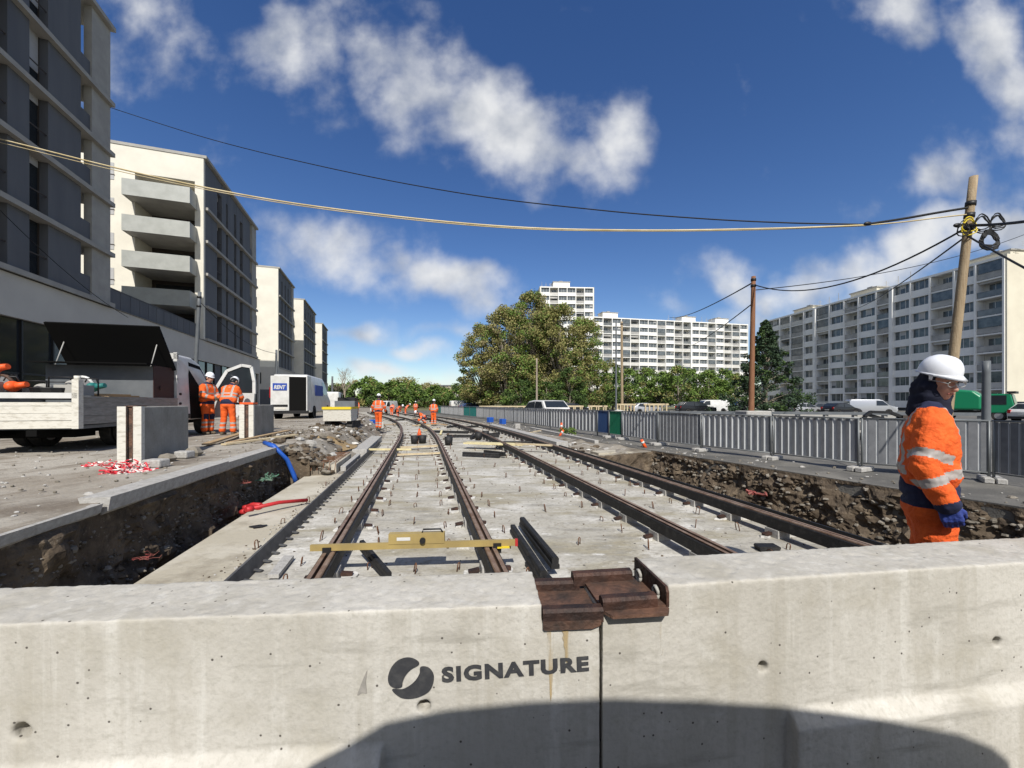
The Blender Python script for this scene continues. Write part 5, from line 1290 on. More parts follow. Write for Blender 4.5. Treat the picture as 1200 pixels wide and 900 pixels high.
def vehicle(name, label, cat, loc, rz, prof, belt, W, glassx, paint, wheels, r=.32, group=None, taper=.12, windows=(), lights=True, front=1):
    """side profile list (x,z), x forward; body tapers above the belt; windows: list of polygons (x,z) set into the side"""
    root = empty(name, loc, label, cat, group, rz)
    def hw(z): return W / 2 - (0 if z <= belt else taper * (z - belt) / max(.01, max(q[1] for q in prof) - belt))
    b = MB(); k = len(prof)
    vs = [(x, -hw(z), z) for x, z in prof] + [(x, hw(z), z) for x, z in prof]
    b.add(vs, [tuple(range(k)), tuple(range(2 * k - 1, k - 1, -1))] + [(i, k + i, k + (i + 1) % k, (i + 1) % k) for i in range(k)])
    o = b.build('body', paint, root)
    bm = bmesh.new(); bm.from_mesh(o.data)
    zb = belt; bmesh.ops.triangulate(bm, faces=[f for f in bm.faces if len(f.verts) > 4], ngon_method='EAR_CLIP'); bm.to_mesh(o.data); bm.free()
    md = o.modifiers.new('b', 'BEVEL'); md.width = .05 if belt < 1.3 else .14; md.segments = 3; md.limit_method = 'ANGLE'; md.angle_limit = .5; evaluated(o)
    for p_ in o.data.polygons: p_.use_smooth = True
    o.data.set_sharp_from_angle(angle=.7)
    for poly in windows:
        for sg in (-1, 1):
            b = MB(); kk = len(poly)
            b.add([(x, sg * (hw(z) + .006), z) for x, z in poly] + [(x, sg * (hw(z) - .03), z) for x, z in poly], [tuple(range(kk))] + [(i, (i + 1) % kk, kk + (i + 1) % kk, kk + i) for i in range(kk)])
            b.build('side_window', 'glass', root)
    for (xa, za, xb, zb_, nm) in glassx:
        b = MB(); nx, nz = (zb_ - za), -(xb - xa); l_ = math.hypot(nx, nz); nx, nz = nx / l_ * .02, nz / l_ * .02
        if nm == 'windscreen' and nx < 0 or nm == 'rear_window' and nx > 0: nx, nz = -nx, -nz
        ya, yb = hw(za) - .10, hw(zb_) - .12
        b.hexa([(xa, -ya, za), (xa, ya, za), (xb, yb, zb_), (xb, -yb, zb_), (xa + nx, -ya, za + nz), (xa + nx, ya, za + nz), (xb + nx, yb, zb_ + nz), (xb + nx, -yb, zb_ + nz)]); b.build(nm, 'glass', root)
    for x in wheels:
        for sg in (-1, 1):
            b = MB(); b.tube([(x, sg * (W / 2 - .25), r), (x, sg * (W / 2 + .004), r)], r * 1.15, 0, 18); b.build('wheel_arch', 'blackm', root)
            wheel(root, x, sg * (W / 2 - .09), r, r, .2)
    xf = max(q[0] for q in prof); xr = min(q[0] for q in prof)
    if lights:
        zl_ = belt * .78
        for sg in (-1, 1):
            b = MB(); b.box(xf - .25, xf + .012, sg * (W / 2 - .28) - .14, sg * (W / 2 - .28) + .14, zl_ - .07, zl_ + .07); b.build('headlight', 'headlight', root)
            b = MB(); b.box(xr - .012, xr + .15, sg * (W / 2 - .14) - .08, sg * (W / 2 - .14) + .08, zl_ - .05, zl_ + .22); b.build('tail_light', 'redlight', root)
        b = MB(); b.box(xf - .1, xf + .03, -W / 2 + .1, W / 2 - .1, .22, .45); b.build('bumper', 'black', root)
        b = MB(); b.box(xr - .03, xr + .1, -W / 2 + .1, W / 2 - .1, .25, .45); b.build('bumper', 'black', root)
        b = MB(); b.box(xr - .04, xr - .005, -.26, .26, .55, .66); b.build('number_plate', 'white_paint', root)
    return root
HATCH = [(-2.1, .25), (2.1, .25), (2.18, .5), (2.12, .72), (1.15, .92), (.35, 1.40), (-.2, 1.47), (-1.3, 1.44), (-1.95, 1.0), (-2.15, .8)]
SUV = [(-2.2, .3), (2.2, .3), (2.28, .6), (2.2, .88), (1.2, 1.05), (.5, 1.58), (-.2, 1.66), (-1.6, 1.62), (-2.15, 1.15), (-2.28, .9)]
VAN = [(-2.4, .28), (2.35, .28), (2.45, .6), (2.35, .95), (1.6, 1.18), (1.0, 1.82), (.6, 1.92), (-2.2, 1.92), (-2.38, 1.7), (-2.42, 1.0)]
BIGVAN = [(-2.75, .35), (2.7, .35), (2.8, .7), (2.7, 1.15), (2.05, 1.45), (1.35, 2.35), (.9, 2.52), (-2.6, 2.55), (-2.75, 2.45)]
hwin = [[(.98, .95), (.33, 1.34), (-.4, 1.38), (-.4, .95)], [(-.48, .95), (-.48, 1.38), (-1.22, 1.36), (-1.6, 1.02)]]
swin = [[(1.05, 1.1), (.48, 1.5), (-.5, 1.57), (-.5, 1.1)], [(-.6, 1.1), (-.6, 1.57), (-1.5, 1.54), (-1.85, 1.18)]]
vwin = [[(1.5, 1.2), (.98, 1.74), (.35, 1.78), (.35, 1.18)]]
bwin = [[(1.95, 1.48), (1.35, 2.2), (.6, 2.3), (.6, 1.45)]]
hg = [(1.15, .94, .38, 1.39, 'windscreen'), (-1.93, 1.02, -1.36, 1.40, 'rear_window')]
sg_ = [(1.2, 1.08, .55, 1.55, 'windscreen'), (-2.12, 1.18, -1.66, 1.58, 'rear_window')]
vg = [(1.58, 1.22, 1.04, 1.77, 'windscreen')]
bgl = [(2.02, 1.50, 1.40, 2.28, 'windscreen')]
def car(label, px, Z, rz, kind='hatch', paint='white_paint', z=.02, group='cars parked in the right-hand lot'):
    pr_, be, W, wi, gl, wh, r = {'hatch': (HATCH, .95, 1.75, hwin, hg, (-1.3, 1.3), .31), 'suv': (SUV, 1.1, 1.85, swin, sg_, (-1.35, 1.38), .35), 'van': (VAN, 1.15, 1.9, vwin, vg, (-1.5, 1.55), .33), 'bigvan': (BIGVAN, 1.4, 2.05, bwin, bgl, (-1.75, 1.9), .35)}[kind]
    nm = {'hatch': 'parked_car', 'suv': 'parked_car', 'van': 'parked_van', 'bigvan': 'cargo_van'}[kind]
    return vehicle(nm, label, 'van' if 'van' in kind else 'car', ((px - 600) / F * Z, Z, z), rz, pr_, be, W, gl, paint, wh, r, group, windows=wi)
car('white estate car seen from behind over the fence near the timber frames', 636, 27, 1.95, 'suv', 'white_paint', .12, None)
car('white van parked in the right-hand lot, left of the dark crane arm', 1019, 50, .0 - .35, 'van', 'silver', .1)
car('black car parked directly left of the silver van', 985, 50, .2, 'hatch', 'carblack', .1)
car('dark grey car parked behind the black one', 962, 54, .1, 'hatch', 'cargrey', .1)
car('silver car parked fourth left of the silver van', 942, 52, .15, 'hatch', 'silver', .1)
car('black car at the left end of the row under the slab block', 922, 56, .1, 'hatch', 'carblack', .1)
car('white car parked behind the brown pole', 880, 47, -.1, 'suv', 'white_paint', .1)
car('dark car parked under the green trees', 815, 50, 0, 'suv', 'carblack', .1)
car('white van parked under the green trees behind the dark car', 832, 58, 3.1, 'van', 'white_paint', .1)
car('silver car half hidden behind the timber frame under the trees', 757, 56, .1, 'hatch', 'silver', .1)
car('dark car in the far lot near the plane tree trunks', 672, 60, .1, 'hatch', 'carblack', .1)
car('blue car far left in the lot behind the long fence', 552, 70, .5, 'hatch', 'carblue', .1)
car('dark grey car beside the blue one behind the long fence', 566, 72, .4, 'hatch', 'cargrey', .1)
car('white van far off in the lot by the end of the fence', 541, 80, .4, 'van', 'white_paint', .1)
car('white car at the right edge beyond the green truck', 1222, 30, .2, 'hatch', 'white_paint', .1)
car('black car behind the white one at the right edge', 1204, 46, .3, 'suv', 'carblack', .1)
car('far white van facing the camera on the left street', 451, 55, -PI / 2 - .12, 'van', 'white_paint', -.05, 'vans on the left street')
car('second white van partly hidden beyond the logo van', 391, 50, PI / 2 + .3, 'bigvan', 'white_paint', .4, 'vans on the left street')

# RENT van
vx = P(340, 480, 22.0).x; van = vehicle('cargo_van', 'white cargo van with RENT on its rear door and the cargo bay open', 'van', (vx - .70, 24.75, .68), PI / 2 + .245, BIGVAN, 1.4, 2.05, bgl, 'white_paint', (-1.75, 1.9), .35, 'vans on the left street', windows=bwin, lights=False, taper=.14)
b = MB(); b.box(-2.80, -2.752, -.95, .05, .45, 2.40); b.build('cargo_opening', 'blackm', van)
b = MB(); b.box(-2.86, -2.80, .04, .97, .48, 2.44); d1 = b.build('rear_door', 'white_paint', van)
b = MB(); b.box(-3.55, -2.76, -1.07, -1.02, .48, 2.42); d2 = b.build('rear_door', 'white_paint', van)
b = MB(); b.box(-2.885, -2.862, .14, .86, 1.62, 2.02); lg = b.build('rent_sign', 'logoblue', van)
b = MB(); b.box(-2.86, -2.81, .1, .92, .68, .82, 0); b.build('handle_recess', 'black', d1)
b = MB(); b.box(-2.90, -2.80, -.98, .98, .30, .48); b.build('bumper', 'black', van)
b = MB(); b.box(-2.875, -2.862, .2, .75, .55, .66); b.build('number_plate', 'dirty_white', d1)
fc = bpy.data.curves.new('t', 'FONT'); fc.body = 'RENT'; fc.size = .30; fc.offset = .012; fc.extrude = .004; fc.shear = .25
tmp = bpy.data.objects.new('t', fc); col.objects.link(tmp); dg = bpy.context.evaluated_depsgraph_get(); dg.update(); tmr = bpy.data.meshes.new_from_object(tmp.evaluated_get(dg)); bpy.data.objects.remove(tmp)
xs = [v.co.x for v in tmr.vertices]; xc = (min(xs) + max(xs)) / 2; k_ = .6 / (max(xs) - min(xs))
for v in tmr.vertices: v.co = Vector((-2.892 - v.co.z * .2, .5 - (v.co.x - xc) * k_, 1.70 + v.co.y))
tmr.materials.append(M['white_paint']); o = bpy.data.objects.new('lettering', tmr); col.objects.link(o); o.parent = van
b = MB(); b.box(-1.4, .6, -1.0, -.985, 1.35, 2.0); b.build('side_panel', 'logoblue', van)
for sg2 in (-1, 1): b = MB(); b.box(-2.83, -2.76, sg2 * 1.0 - .04, sg2 * 1.0 + .04, 1.2, 1.8); b.build('tail_light', 'redlight', van)

# the flatbed truck
tr = empty('flatbed_truck', (-8.9, 6.8, .68), 'white dropside flatbed truck with an open black toolbox and raised lid', 'truck', None, PI / 2 + .255)
# local x forward, y left; right rear corner of the bed at y=-1.08
def tp(name, fn, m, parent=tr):
    b = MB(); fn(b); return b.build(name, m, parent)
W2 = 1.06
tp('tailgate', lambda b: (b.box(-.03, .0, -W2 + .02, W2, .46, .60), b.box(-.04, .0, -W2 + .02, W2, .605, .73), b.box(-.03, .0, -W2 + .02, W2, .735, .86), b.box(-.035, .0, -W2 + .02, W2, .865, .93)), 'dirty_white')
tp('rear_rail', lambda b: b.box(-.05, .05, -W2, W2, 1.0, 1.10), 'white_paint')
tp('corner_post', lambda b: (b.box(-.05, .06, -W2 - .02, -W2 + .08, .45, 1.34), b.tube([(0, -W2 + .03, 1.33), (0, -W2 + .03, 1.41)], .045, 0, 8)), 'dirty_white')
tp('corner_post', lambda b: b.box(-.05, .06, W2 - .08, W2 + .02, .45, 1.34), 'dirty_white')
for s_ in (-1, 1): tp('side_board', lambda b: [b.box(.07, 3.05, s_ * W2 - .015, s_ * W2 + .015, z_, z_ + .155) for z_ in (.52, .68, .84)] + [b.box(.07, 3.05, s_ * W2 - .025, s_ * W2 + .025, .995, 1.04)], 'grey_alu')
tp('bed', lambda b: b.box(0, 3.1, -W2 + .03, W2 - .03, .44, .50), 'greybox')
tp('chassis', lambda b: (b.box(-.0, 5.2, -.45, -.3, .32, .44), b.box(-.0, 5.2, .3, .45, .32, .44), b.box(.6, 1.1, -.6, .6, .25, .4)), 'blackm')
tp('mudguard', lambda b: (b.box(1.0, 2.3, -W2 + .1, -W2 + .6, .40, .435), b.box(1.0, 2.3, W2 - .6, W2 - .1, .40, .435), b.box(2.35, 3.0, -W2 + .15, -.5, .2, .42)), 'blackm')
tp('headboard', lambda b: (b.box(3.05, 3.12, -W2, -W2 + .08, .5, 2.22), b.box(3.05, 3.12, W2 - .08, W2, .5, 2.2), b.box(3.05, 3.12, -W2, W2, 2.05, 2.2), b.box(3.05, 3.12, -W2, W2, 1.5, 1.56)), 'white_paint')
for x_ in (1.65,):
    for y_ in (-.84, -.60, .84, .60): wheel(tr, x_, y_, .33, .33, .21)
for y_ in (-.88, .88): wheel(tr, 4.75, y_, .33, .33, .21)
# cab (local x 3.2 .. 5.6)
CAB = [(3.2, .45), (5.25, .45), (5.6, .55), (5.62, 1.0), (5.2, 1.3), (4.55, 2.05), (4.15, 2.2), (3.35, 2.22), (3.2, 2.1)]
b = MB(); k = len(CAB)
def hwc(z): return 1.0 if z < 1.25 else 1.0 - .14 * (z - 1.25)
b.add([(x, -hwc(z), z) for x, z in CAB] + [(x, hwc(z), z) for x, z in CAB], [tuple(range(k)), tuple(range(2 * k - 1, k - 1, -1))] + [(i, k + i, k + (i + 1) % k, (i + 1) % k) for i in range(k)])
cab = b.build('cab', 'white_paint', tr); md = cab.modifiers.new('b', 'BEVEL'); md.width = .06; md.segments = 3; evaluated(cab)
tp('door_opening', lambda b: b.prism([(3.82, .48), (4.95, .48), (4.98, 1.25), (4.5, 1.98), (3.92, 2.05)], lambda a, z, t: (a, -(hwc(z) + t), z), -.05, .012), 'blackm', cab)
tp('side_stripe', lambda b: b.box(3.25, 3.8, -1.012, -1.0, .5, .62), 'black', cab)
tp('windscreen', lambda b: b.hexa([(5.16, -.8, 1.36), (5.16, .8, 1.36), (4.62, .75, 2.0), (4.62, -.75, 2.0), (5.18, -.8, 1.38), (5.18, .8, 1.38), (4.64, .75, 2.02), (4.64, -.75, 2.02)]), 'glass', cab)
for z_ in (1.15, 1.95, .9): tp('hinge', lambda b: b.tube([(3.3, -1.0 if z_ < 1.3 else -.93, z_), (3.3, -1.03 if z_ < 1.3 else -.96, z_)], .035, 0, 10), 'black', cab)
# open door, hinged at the front of the opening and swung out square
dr = empty('door', (4.95, -1.02, 0)); dr.parent = tr; dr.rotation_euler = (0, 0, math.radians(-97 + 5))
# in door frame x runs outwards
DO = [(0, .50), (1.10, .46), (1.16, .9), (1.18, 1.5), (1.10, 2.05), (.85, 2.10), (.45, 1.95), (.08, 1.35)]
b = MB(); b.prism([(0, .50), (1.10, .46), (1.16, .9), (1.18, 1.22), (.05, 1.22)], lambda a, z, t: (a, t, z), -.045, .045); 
for i in range(len(DO)):
    pass
for p_, q_ in (((1.16, 1.2), (1.16, 1.6)), ((1.16, 1.58), (1.08, 2.04)), ((1.08, 2.04), (.82, 2.08)), ((.82, 2.08), (.42, 1.90)), ((.42, 1.90), (.07, 1.25))): b.bar((p_[0], 0, p_[1]), (q_[0], 0, q_[1]), .085, .07, 0, (0, 1, 0))
b.build('door_panel', 'white_paint', dr); b = MB(); b.prism([(.1, 1.24), (1.12, 1.24), (1.12, 1.6), (1.05, 2.0), (.83, 2.03), (.45, 1.87)], lambda a, z, t: (a, t, z), -.006, .006); b.build('window', M['glass'], dr)
b = MB(); b.box(.1, 1.0, .046, .07, .6, 1.12); b.box(.2, .8, .07, .13, .62, .74); b.build('door_lining', 'black', dr)
# toolbox across the bed
tb = empty('toolbox', (2.2, 0, .78)); tb.parent = tr
b = MB(); b.box(.0, .8, -W2 + .06, W2 - .06, -.27, 1.0); b.build('box_body', 'greybox', tb)
b = MB(); b.box(-.006, .81, -W2 + .045, -W2 + .058, -.27, 1.02); b.cyl((.25, -W2 + .045, .5), (.25, -W2 + .02, .5), .05); b.build('box_end', 'maroon', tb)
b = MB(); c0, s0_ = math.cos(math.radians(125)), math.sin(math.radians(125))
def lid(a, h): return (.78 + a * c0 - h * s0_, .99 + a * s0_ + h * c0)
pr4 = [lid(0, 0), lid(1.2, 0), lid(1.2, .05), lid(0, .05)]
b.prism(pr4, lambda a, z, t: (a, t, z), -W2 - .02, W2 + .02)
for t_ in (.3, .72): 
    q4 = [lid(t_, -.02), lid(t_ + .04, -.02), lid(t_ + .04, -.001), lid(t_, -.001)]; b.prism(q4, lambda a, z, t: (a, t, z), -W2, W2)
b.build('lid', 'blackm', tb)
b = MB(); b.hexa([(-.35, -W2 + .0, 1.02), (.0, -W2, 1.03), (.0, W2, 1.03), (-.35, W2, 1.02), (-.35, -W2, 1.045), (.0, -W2, 1.06), (.0, W2, 1.06), (-.35, W2, 1.045)]); b.build('front_flap', 'blackm', tb)
for y_ in (-.9, .9): b = MB(); b.tube([(.1, y_, 1.0), (lid(.75, 0)[0], y_, lid(.75, 0)[1])], .012, 0, 6); b.build('gas_strut', 'railing', tb)
# load on the bed
def on_truck(x, y, z): return tr.matrix_basis @ Vector((x, y, z))
bpy.context.view_layer.update()
def load(name, label, cat, x, y, z, fn, mats, group='tools lying on the truck bed'):
    root = empty(name, on_truck(x, y, z), label, cat, group, tr.rotation_euler.z); fn(root); return root
def saw(root, body, guard):
    b = MB(); b.ell((0, 0, .12), (.13, .09, .10)); b.tube([(0, 0, .12), (-.02, -.22, .16)], [.07, .05], 0, 10); b.build('motor', body, root)
    b = MB(); c_ = Vector((.0, .17, .16)); b.tube([c_ + Vector((.02 * 0, -.17 * math.cos(t), .17 * math.sin(t))) for t in [PI * i / 10 for i in range(11)]], .03, 0, 8); b.build('guard', guard, root)
    b = MB(); b.cyl(c_ + Vector((-.01, 0, 0)), c_ + Vector((.01, 0, 0)), .15, 0, 20); b.build('blade', 'rim', root)
    b = MB(); b.tube([(0, -.1, .2), (0, -.06, .30), (0, .08, .30), (0, .12, .22)], .018, 0, 6); b.build('handle', 'black', root)
load('circular_saw', 'teal and white cut-off saw on the truck bed beside the toolbox', 'saw', 1.1, -.55, 1.12, lambda r: saw(r, 'teal', 'white_paint'), None)
load('disc_cutter', 'orange disc cutter at the right of the tool heap on the truck', 'disc cutter', .35, .15, 1.10, lambda r: saw(r, 'orangep', 'rust'), None)
load('disc_cutter', 'orange and white disc cutter at the top of the tool heap on the truck', 'disc cutter', .4, .75, 1.16, lambda r: saw(r, 'orangep', 'white_paint'), None)
load('breaker', 'orange hammer drill lying at the left frame edge on the truck', 'drill', .25, .95, 1.12, lambda r: saw(r, 'orangep', 'black'), None)
def pump(root):
    b = MB(); b.box(-.2, .2, -.18, .18, .0, .2); b.ell((0, 0, .22), (.14, .12, .08)); b.build('engine', 'slabgrey', root)
    b = MB()
    for x_ in (-.24, .24): b.tube([(x_, -.22, 0), (x_, -.22, .34), (x_, .22, .34), (x_, .22, 0)], .015, 0, 6)
    b.build('frame', 'black', root)
load('generator', 'grey engine unit in a black tube frame in the tool heap', 'generator', .3, .45, 1.10, pump, None)
load('generator', 'small black framed generator in the middle of the bed', 'generator', .9, .1, 1.0, pump, None)
load('disc_cutter', 'grey and black cutter lying on its side low in the tool heap', 'disc cutter', .35, .55, 1.28, lambda r: saw(r, 'slabgrey', 'black'), None)
load('drill', 'small red and grey drill on top of the generator frame', 'drill', .3, .38, 1.42, lambda r: saw(r, 'orangep', 'slabgrey'), None)
load('compactor', 'grey vibrating plate at the left frame edge on the truck', 'compactor', .6, .98, 1.1, pump, None)
load('motor_unit', 'grey motor in a black frame right behind the corner post of the truck', 'motor', .55, -.62, 1.06, pump, None)
def hoses(root):
    b = MB()
    for k in range(10):
        b.tube([(.25 * math.cos(t) * (1 + .04 * k), .32 * math.sin(t), .03 + .022 * k) for t in [2 * PI * i / 16 for i in range(17)]], .015, 0, 5)
    b.build('hose', 'black', root)
load('hose_coil', 'black hose coil on the truck bed behind the corner post', 'hose', .55, -.35, .96, hoses, None)
load('bed_planks', 'brown boards lying across the truck side board beside the toolbox', 'boards', 1.6, -.75, 1.0, lambda r: [MB().box(-.7, .5, -.2 + .16 * i, -.06 + .16 * i, .02 + .03 * i, .05 + .03 * i).build('board', 'wood', r) for i in range(3)], None)
def crate_fill(root):
    b = MB(); b.box(-.7, .6, -.95, .95, .0, .42); b.build('tub', 'greybox', root)
load('bed_box', 'low grey steel bin on the truck bed under the tools', 'bin', .75, 0, .51, crate_fill, None)

# tracked dumper
dp = empty('tracked_dumper', (P(397, 480, 15.5).x, 15.5, .58), 'small tracked dumper with a scratched white tipping skip and yellow top edge', 'dumper', None, PI / 2 + .15)
b = MB(); b.prism([(-.2, .30), (.75, .30), (.9, .84), (-.28, .84)], lambda a, z, t: (a, t, z), -.52, .52); b.build('skip', 'dirty_white', dp)
b = MB(); b.box(-.30, -.26, -.54, .54, .76, .86); b.box(-.3, .9, -.55, -.525, .78, .86); b.box(-.3, .9, .525, .55, .78, .86); b.build('skip_edge', 'yellow', dp)
b = MB(); b.box(.85, 1.5, -.4, .4, .35, 1.1); b.build('engine_cover', 'greybox', dp)
b = MB(); b.box(1.1, 1.6, -.35, .35, 1.1, 1.25); b.tube([(1.5, .3, 1.1), (1.45, .3, 1.5)], .03, 0, 6); b.build('seat', 'black', dp)
for y_ in (-.42, .42): b = MB(); b.prism([(-.1, .08), (.0, 0), (1.3, 0), (1.4, .1), (1.35, .26), (.0, .28)], lambda a, z, t: (a, t, z), y_ - .11, y_ + .11); b.build('track', 'tyre', dp)

# green truck and hooklift arm on the right
gt = empty('green_truck', (P(1137, 480, 33).x, 33, .12), 'green truck with a green tarpaulin hood parked behind the right fence', 'truck', None, -1.0)
gt.scale = (.8, .8, .88)
b = MB(); b.prism([(1.0, .75), (2.85, .75), (2.95, 1.5), (2.75, 2.5), (1.1, 2.5)], lambda a, z, t: (a, t, z), -1.1, 1.1); o = b.build('cab', 'truckgreen', gt); md = o.modifiers.new('b', 'BEVEL'); md.width = .07; md.segments = 3; evaluated(o)
b = MB(); b.box(1.2, 2.5, -1.12, -1.09, 1.5, 2.35); b.build('side_window', 'glass', gt)
b = MB(); b.hexa([(2.97, -.95, 1.55), (2.97, .95, 1.55), (2.79, .9, 2.42), (2.79, -.9, 2.42), (3.0, -.95, 1.55), (3.0, .95, 1.55), (2.82, .9, 2.42), (2.82, -.9, 2.42)]); b.build('windscreen', 'glass', gt)
b = MB(); b.box(2.86, 2.99, -.6, .6, .85, 1.25); b.build('grille', 'black', gt)
b = MB(); b.box(2.5, 3.05, -1.13, 1.13, 2.52, 2.72); b.build('visor', 'black', gt)
b = MB(); b.prism([(-2.6, 1.0), (.9, 1.0), (.9, 2.3), (.3, 2.85), (-1.2, 3.0), (-2.6, 2.6)], lambda a, z, t: (a, t, z), -1.1, 1.1); o = b.build('tarpaulin_hood', 'truckgreen', gt); md = o.modifiers.new('b', 'BEVEL'); md.width = .2; md.segments = 4; evaluated(o)
b = MB(); b.box(-2.6, 3.0, -.5, .5, .5, .95); b.build('chassis', 'black', gt)
for x_ in (-1.6, 2.0):
    for y_ in (-.92, .92): wheel(gt, x_, y_, .48, .48, .28)
for y_ in (-.8, .8): b = MB(); b.box(2.93, 3.0, y_ - .13, y_ + .13, .72, .9); b.build('headlight', 'headlight', gt)
hk = empty('lifting_arm', (P(1035, 490, 14).x, 14, .15), 'dark folded crane arm of a trailer behind the fence left of the foreground worker', 'crane arm')
b = MB(); q = P(1012, 488, 14); r_ = hk.location
for a_, c_ in (((-.75, 0, .1), (-.68, 0, .95)), ((-.68, 0, .95), (-.45, 0, 1.12)), ((-.45, 0, 1.12), (.25, 0, 1.10)), ((.25, 0, 1.10), (.75, 0, .9)), ((-.4, .1, 1.0), (.5, .1, .75)), ((.5, .1, .75), (.72, .1, .95))): b.bar(r_ + Vector(a_), r_ + Vector(c_), .10, .10)
wpart(b, 'arm', 'black', hk); b = MB(); b.box(r_.x + .62, r_.x + .82, 13.9, 14.1, .1, 1.15); wpart(b, 'post', 'reveal', hk)
b = MB(); b.bar(r_ + Vector((-.9, 0, .42)), r_ + Vector((.9, 0, .42)), .08, .08); b.box(r_.x - .15, r_.x + .1, 13.9, 14.1, .1, .5); wpart(b, 'frame', 'slabgrey', hk)

# unseen dark block added behind the camera, top shaped to throw the barrier shadow
caster = empty('shadow_caster', (0, -.45, 0), 'added dark shadow-casting block with a low arched top right behind the camera', 'shadow caster')
arc = [(-.62, 1.9), (-.45, 2.16), (-.197, 2.316), (.018, 2.364), (.332, 2.40), (.66, 2.42), (1.0, 2.42), (1.37, 2.41), (1.604, 2.383), (2.15, 2.307), (2.31, 2.256), (2.398, 2.2), (2.46, 1.95)]  # top outline traced back from the shadow edge wanted on the barrier
b = MB(); b.prism(arc, lambda a, z, t: (a, t, z), -2.6, 0); b.build('roof', 'cargrey', caster)
b = MB(); b.box(-.6, 2.44, -2.58, -.02, 0, 1.898); b.build('wall', 'cargrey', caster)  # lower body of the added block
for k in range(2): b = MB(); b.box(.0 + 1.3 * k, .8 + 1.3 * k, -.019, -.001, .9, 1.7); b.build('window', 'glass', caster)  # glass plates on the added block, out of view

# ------------------------------------------------------------------ people
def caps(b, p, q, r0, r1, n=14, rings=5):
    """closed tapered capsule"""
    p = Vector(p); q = Vector(q); d = q - p
    if d.length < 1e-5: d = Vector((0, 0, 1e-4))
    dn = d.normalized(); pts = []; rs = []
    for i in range(rings): a = PI / 2 * (1 - i / rings); pts.append(p - dn * r0 * math.sin(a)); rs.append(max(.002, r0 * math.cos(a)))
    pts.append(p); rs.append(r0); pts.append(q); rs.append(r1)
    for i in range(1, rings + 1): a = PI / 2 * i / rings; pts.append(q + dn * r1 * math.sin(a)); rs.append(max(.002, r1 * math.cos(a)))
    a = Vector((0, 1, 0)) if abs(dn.y) < .9 else Vector((1, 0, 0)); e1 = dn.cross(a).normalized(); e2 = e1.cross(dn).normalized()
    vs = []; k = len(pts)
    for c, r in zip(pts, rs):
        for j in range(n): t = 2 * PI * j / n; vs.append(c + (e1 * math.cos(t) + e2 * math.sin(t)) * r)
    fs = [tuple(range(n - 1, -1, -1)), tuple((k - 1) * n + j for j in range(n))]
    for i in range(k - 1):
        for j in range(n): fs.append((i * n + j, i * n + (j + 1) % n, (i + 1) * n + (j + 1) % n, (i + 1) * n + j))
    b.add(vs, fs, 0, True)
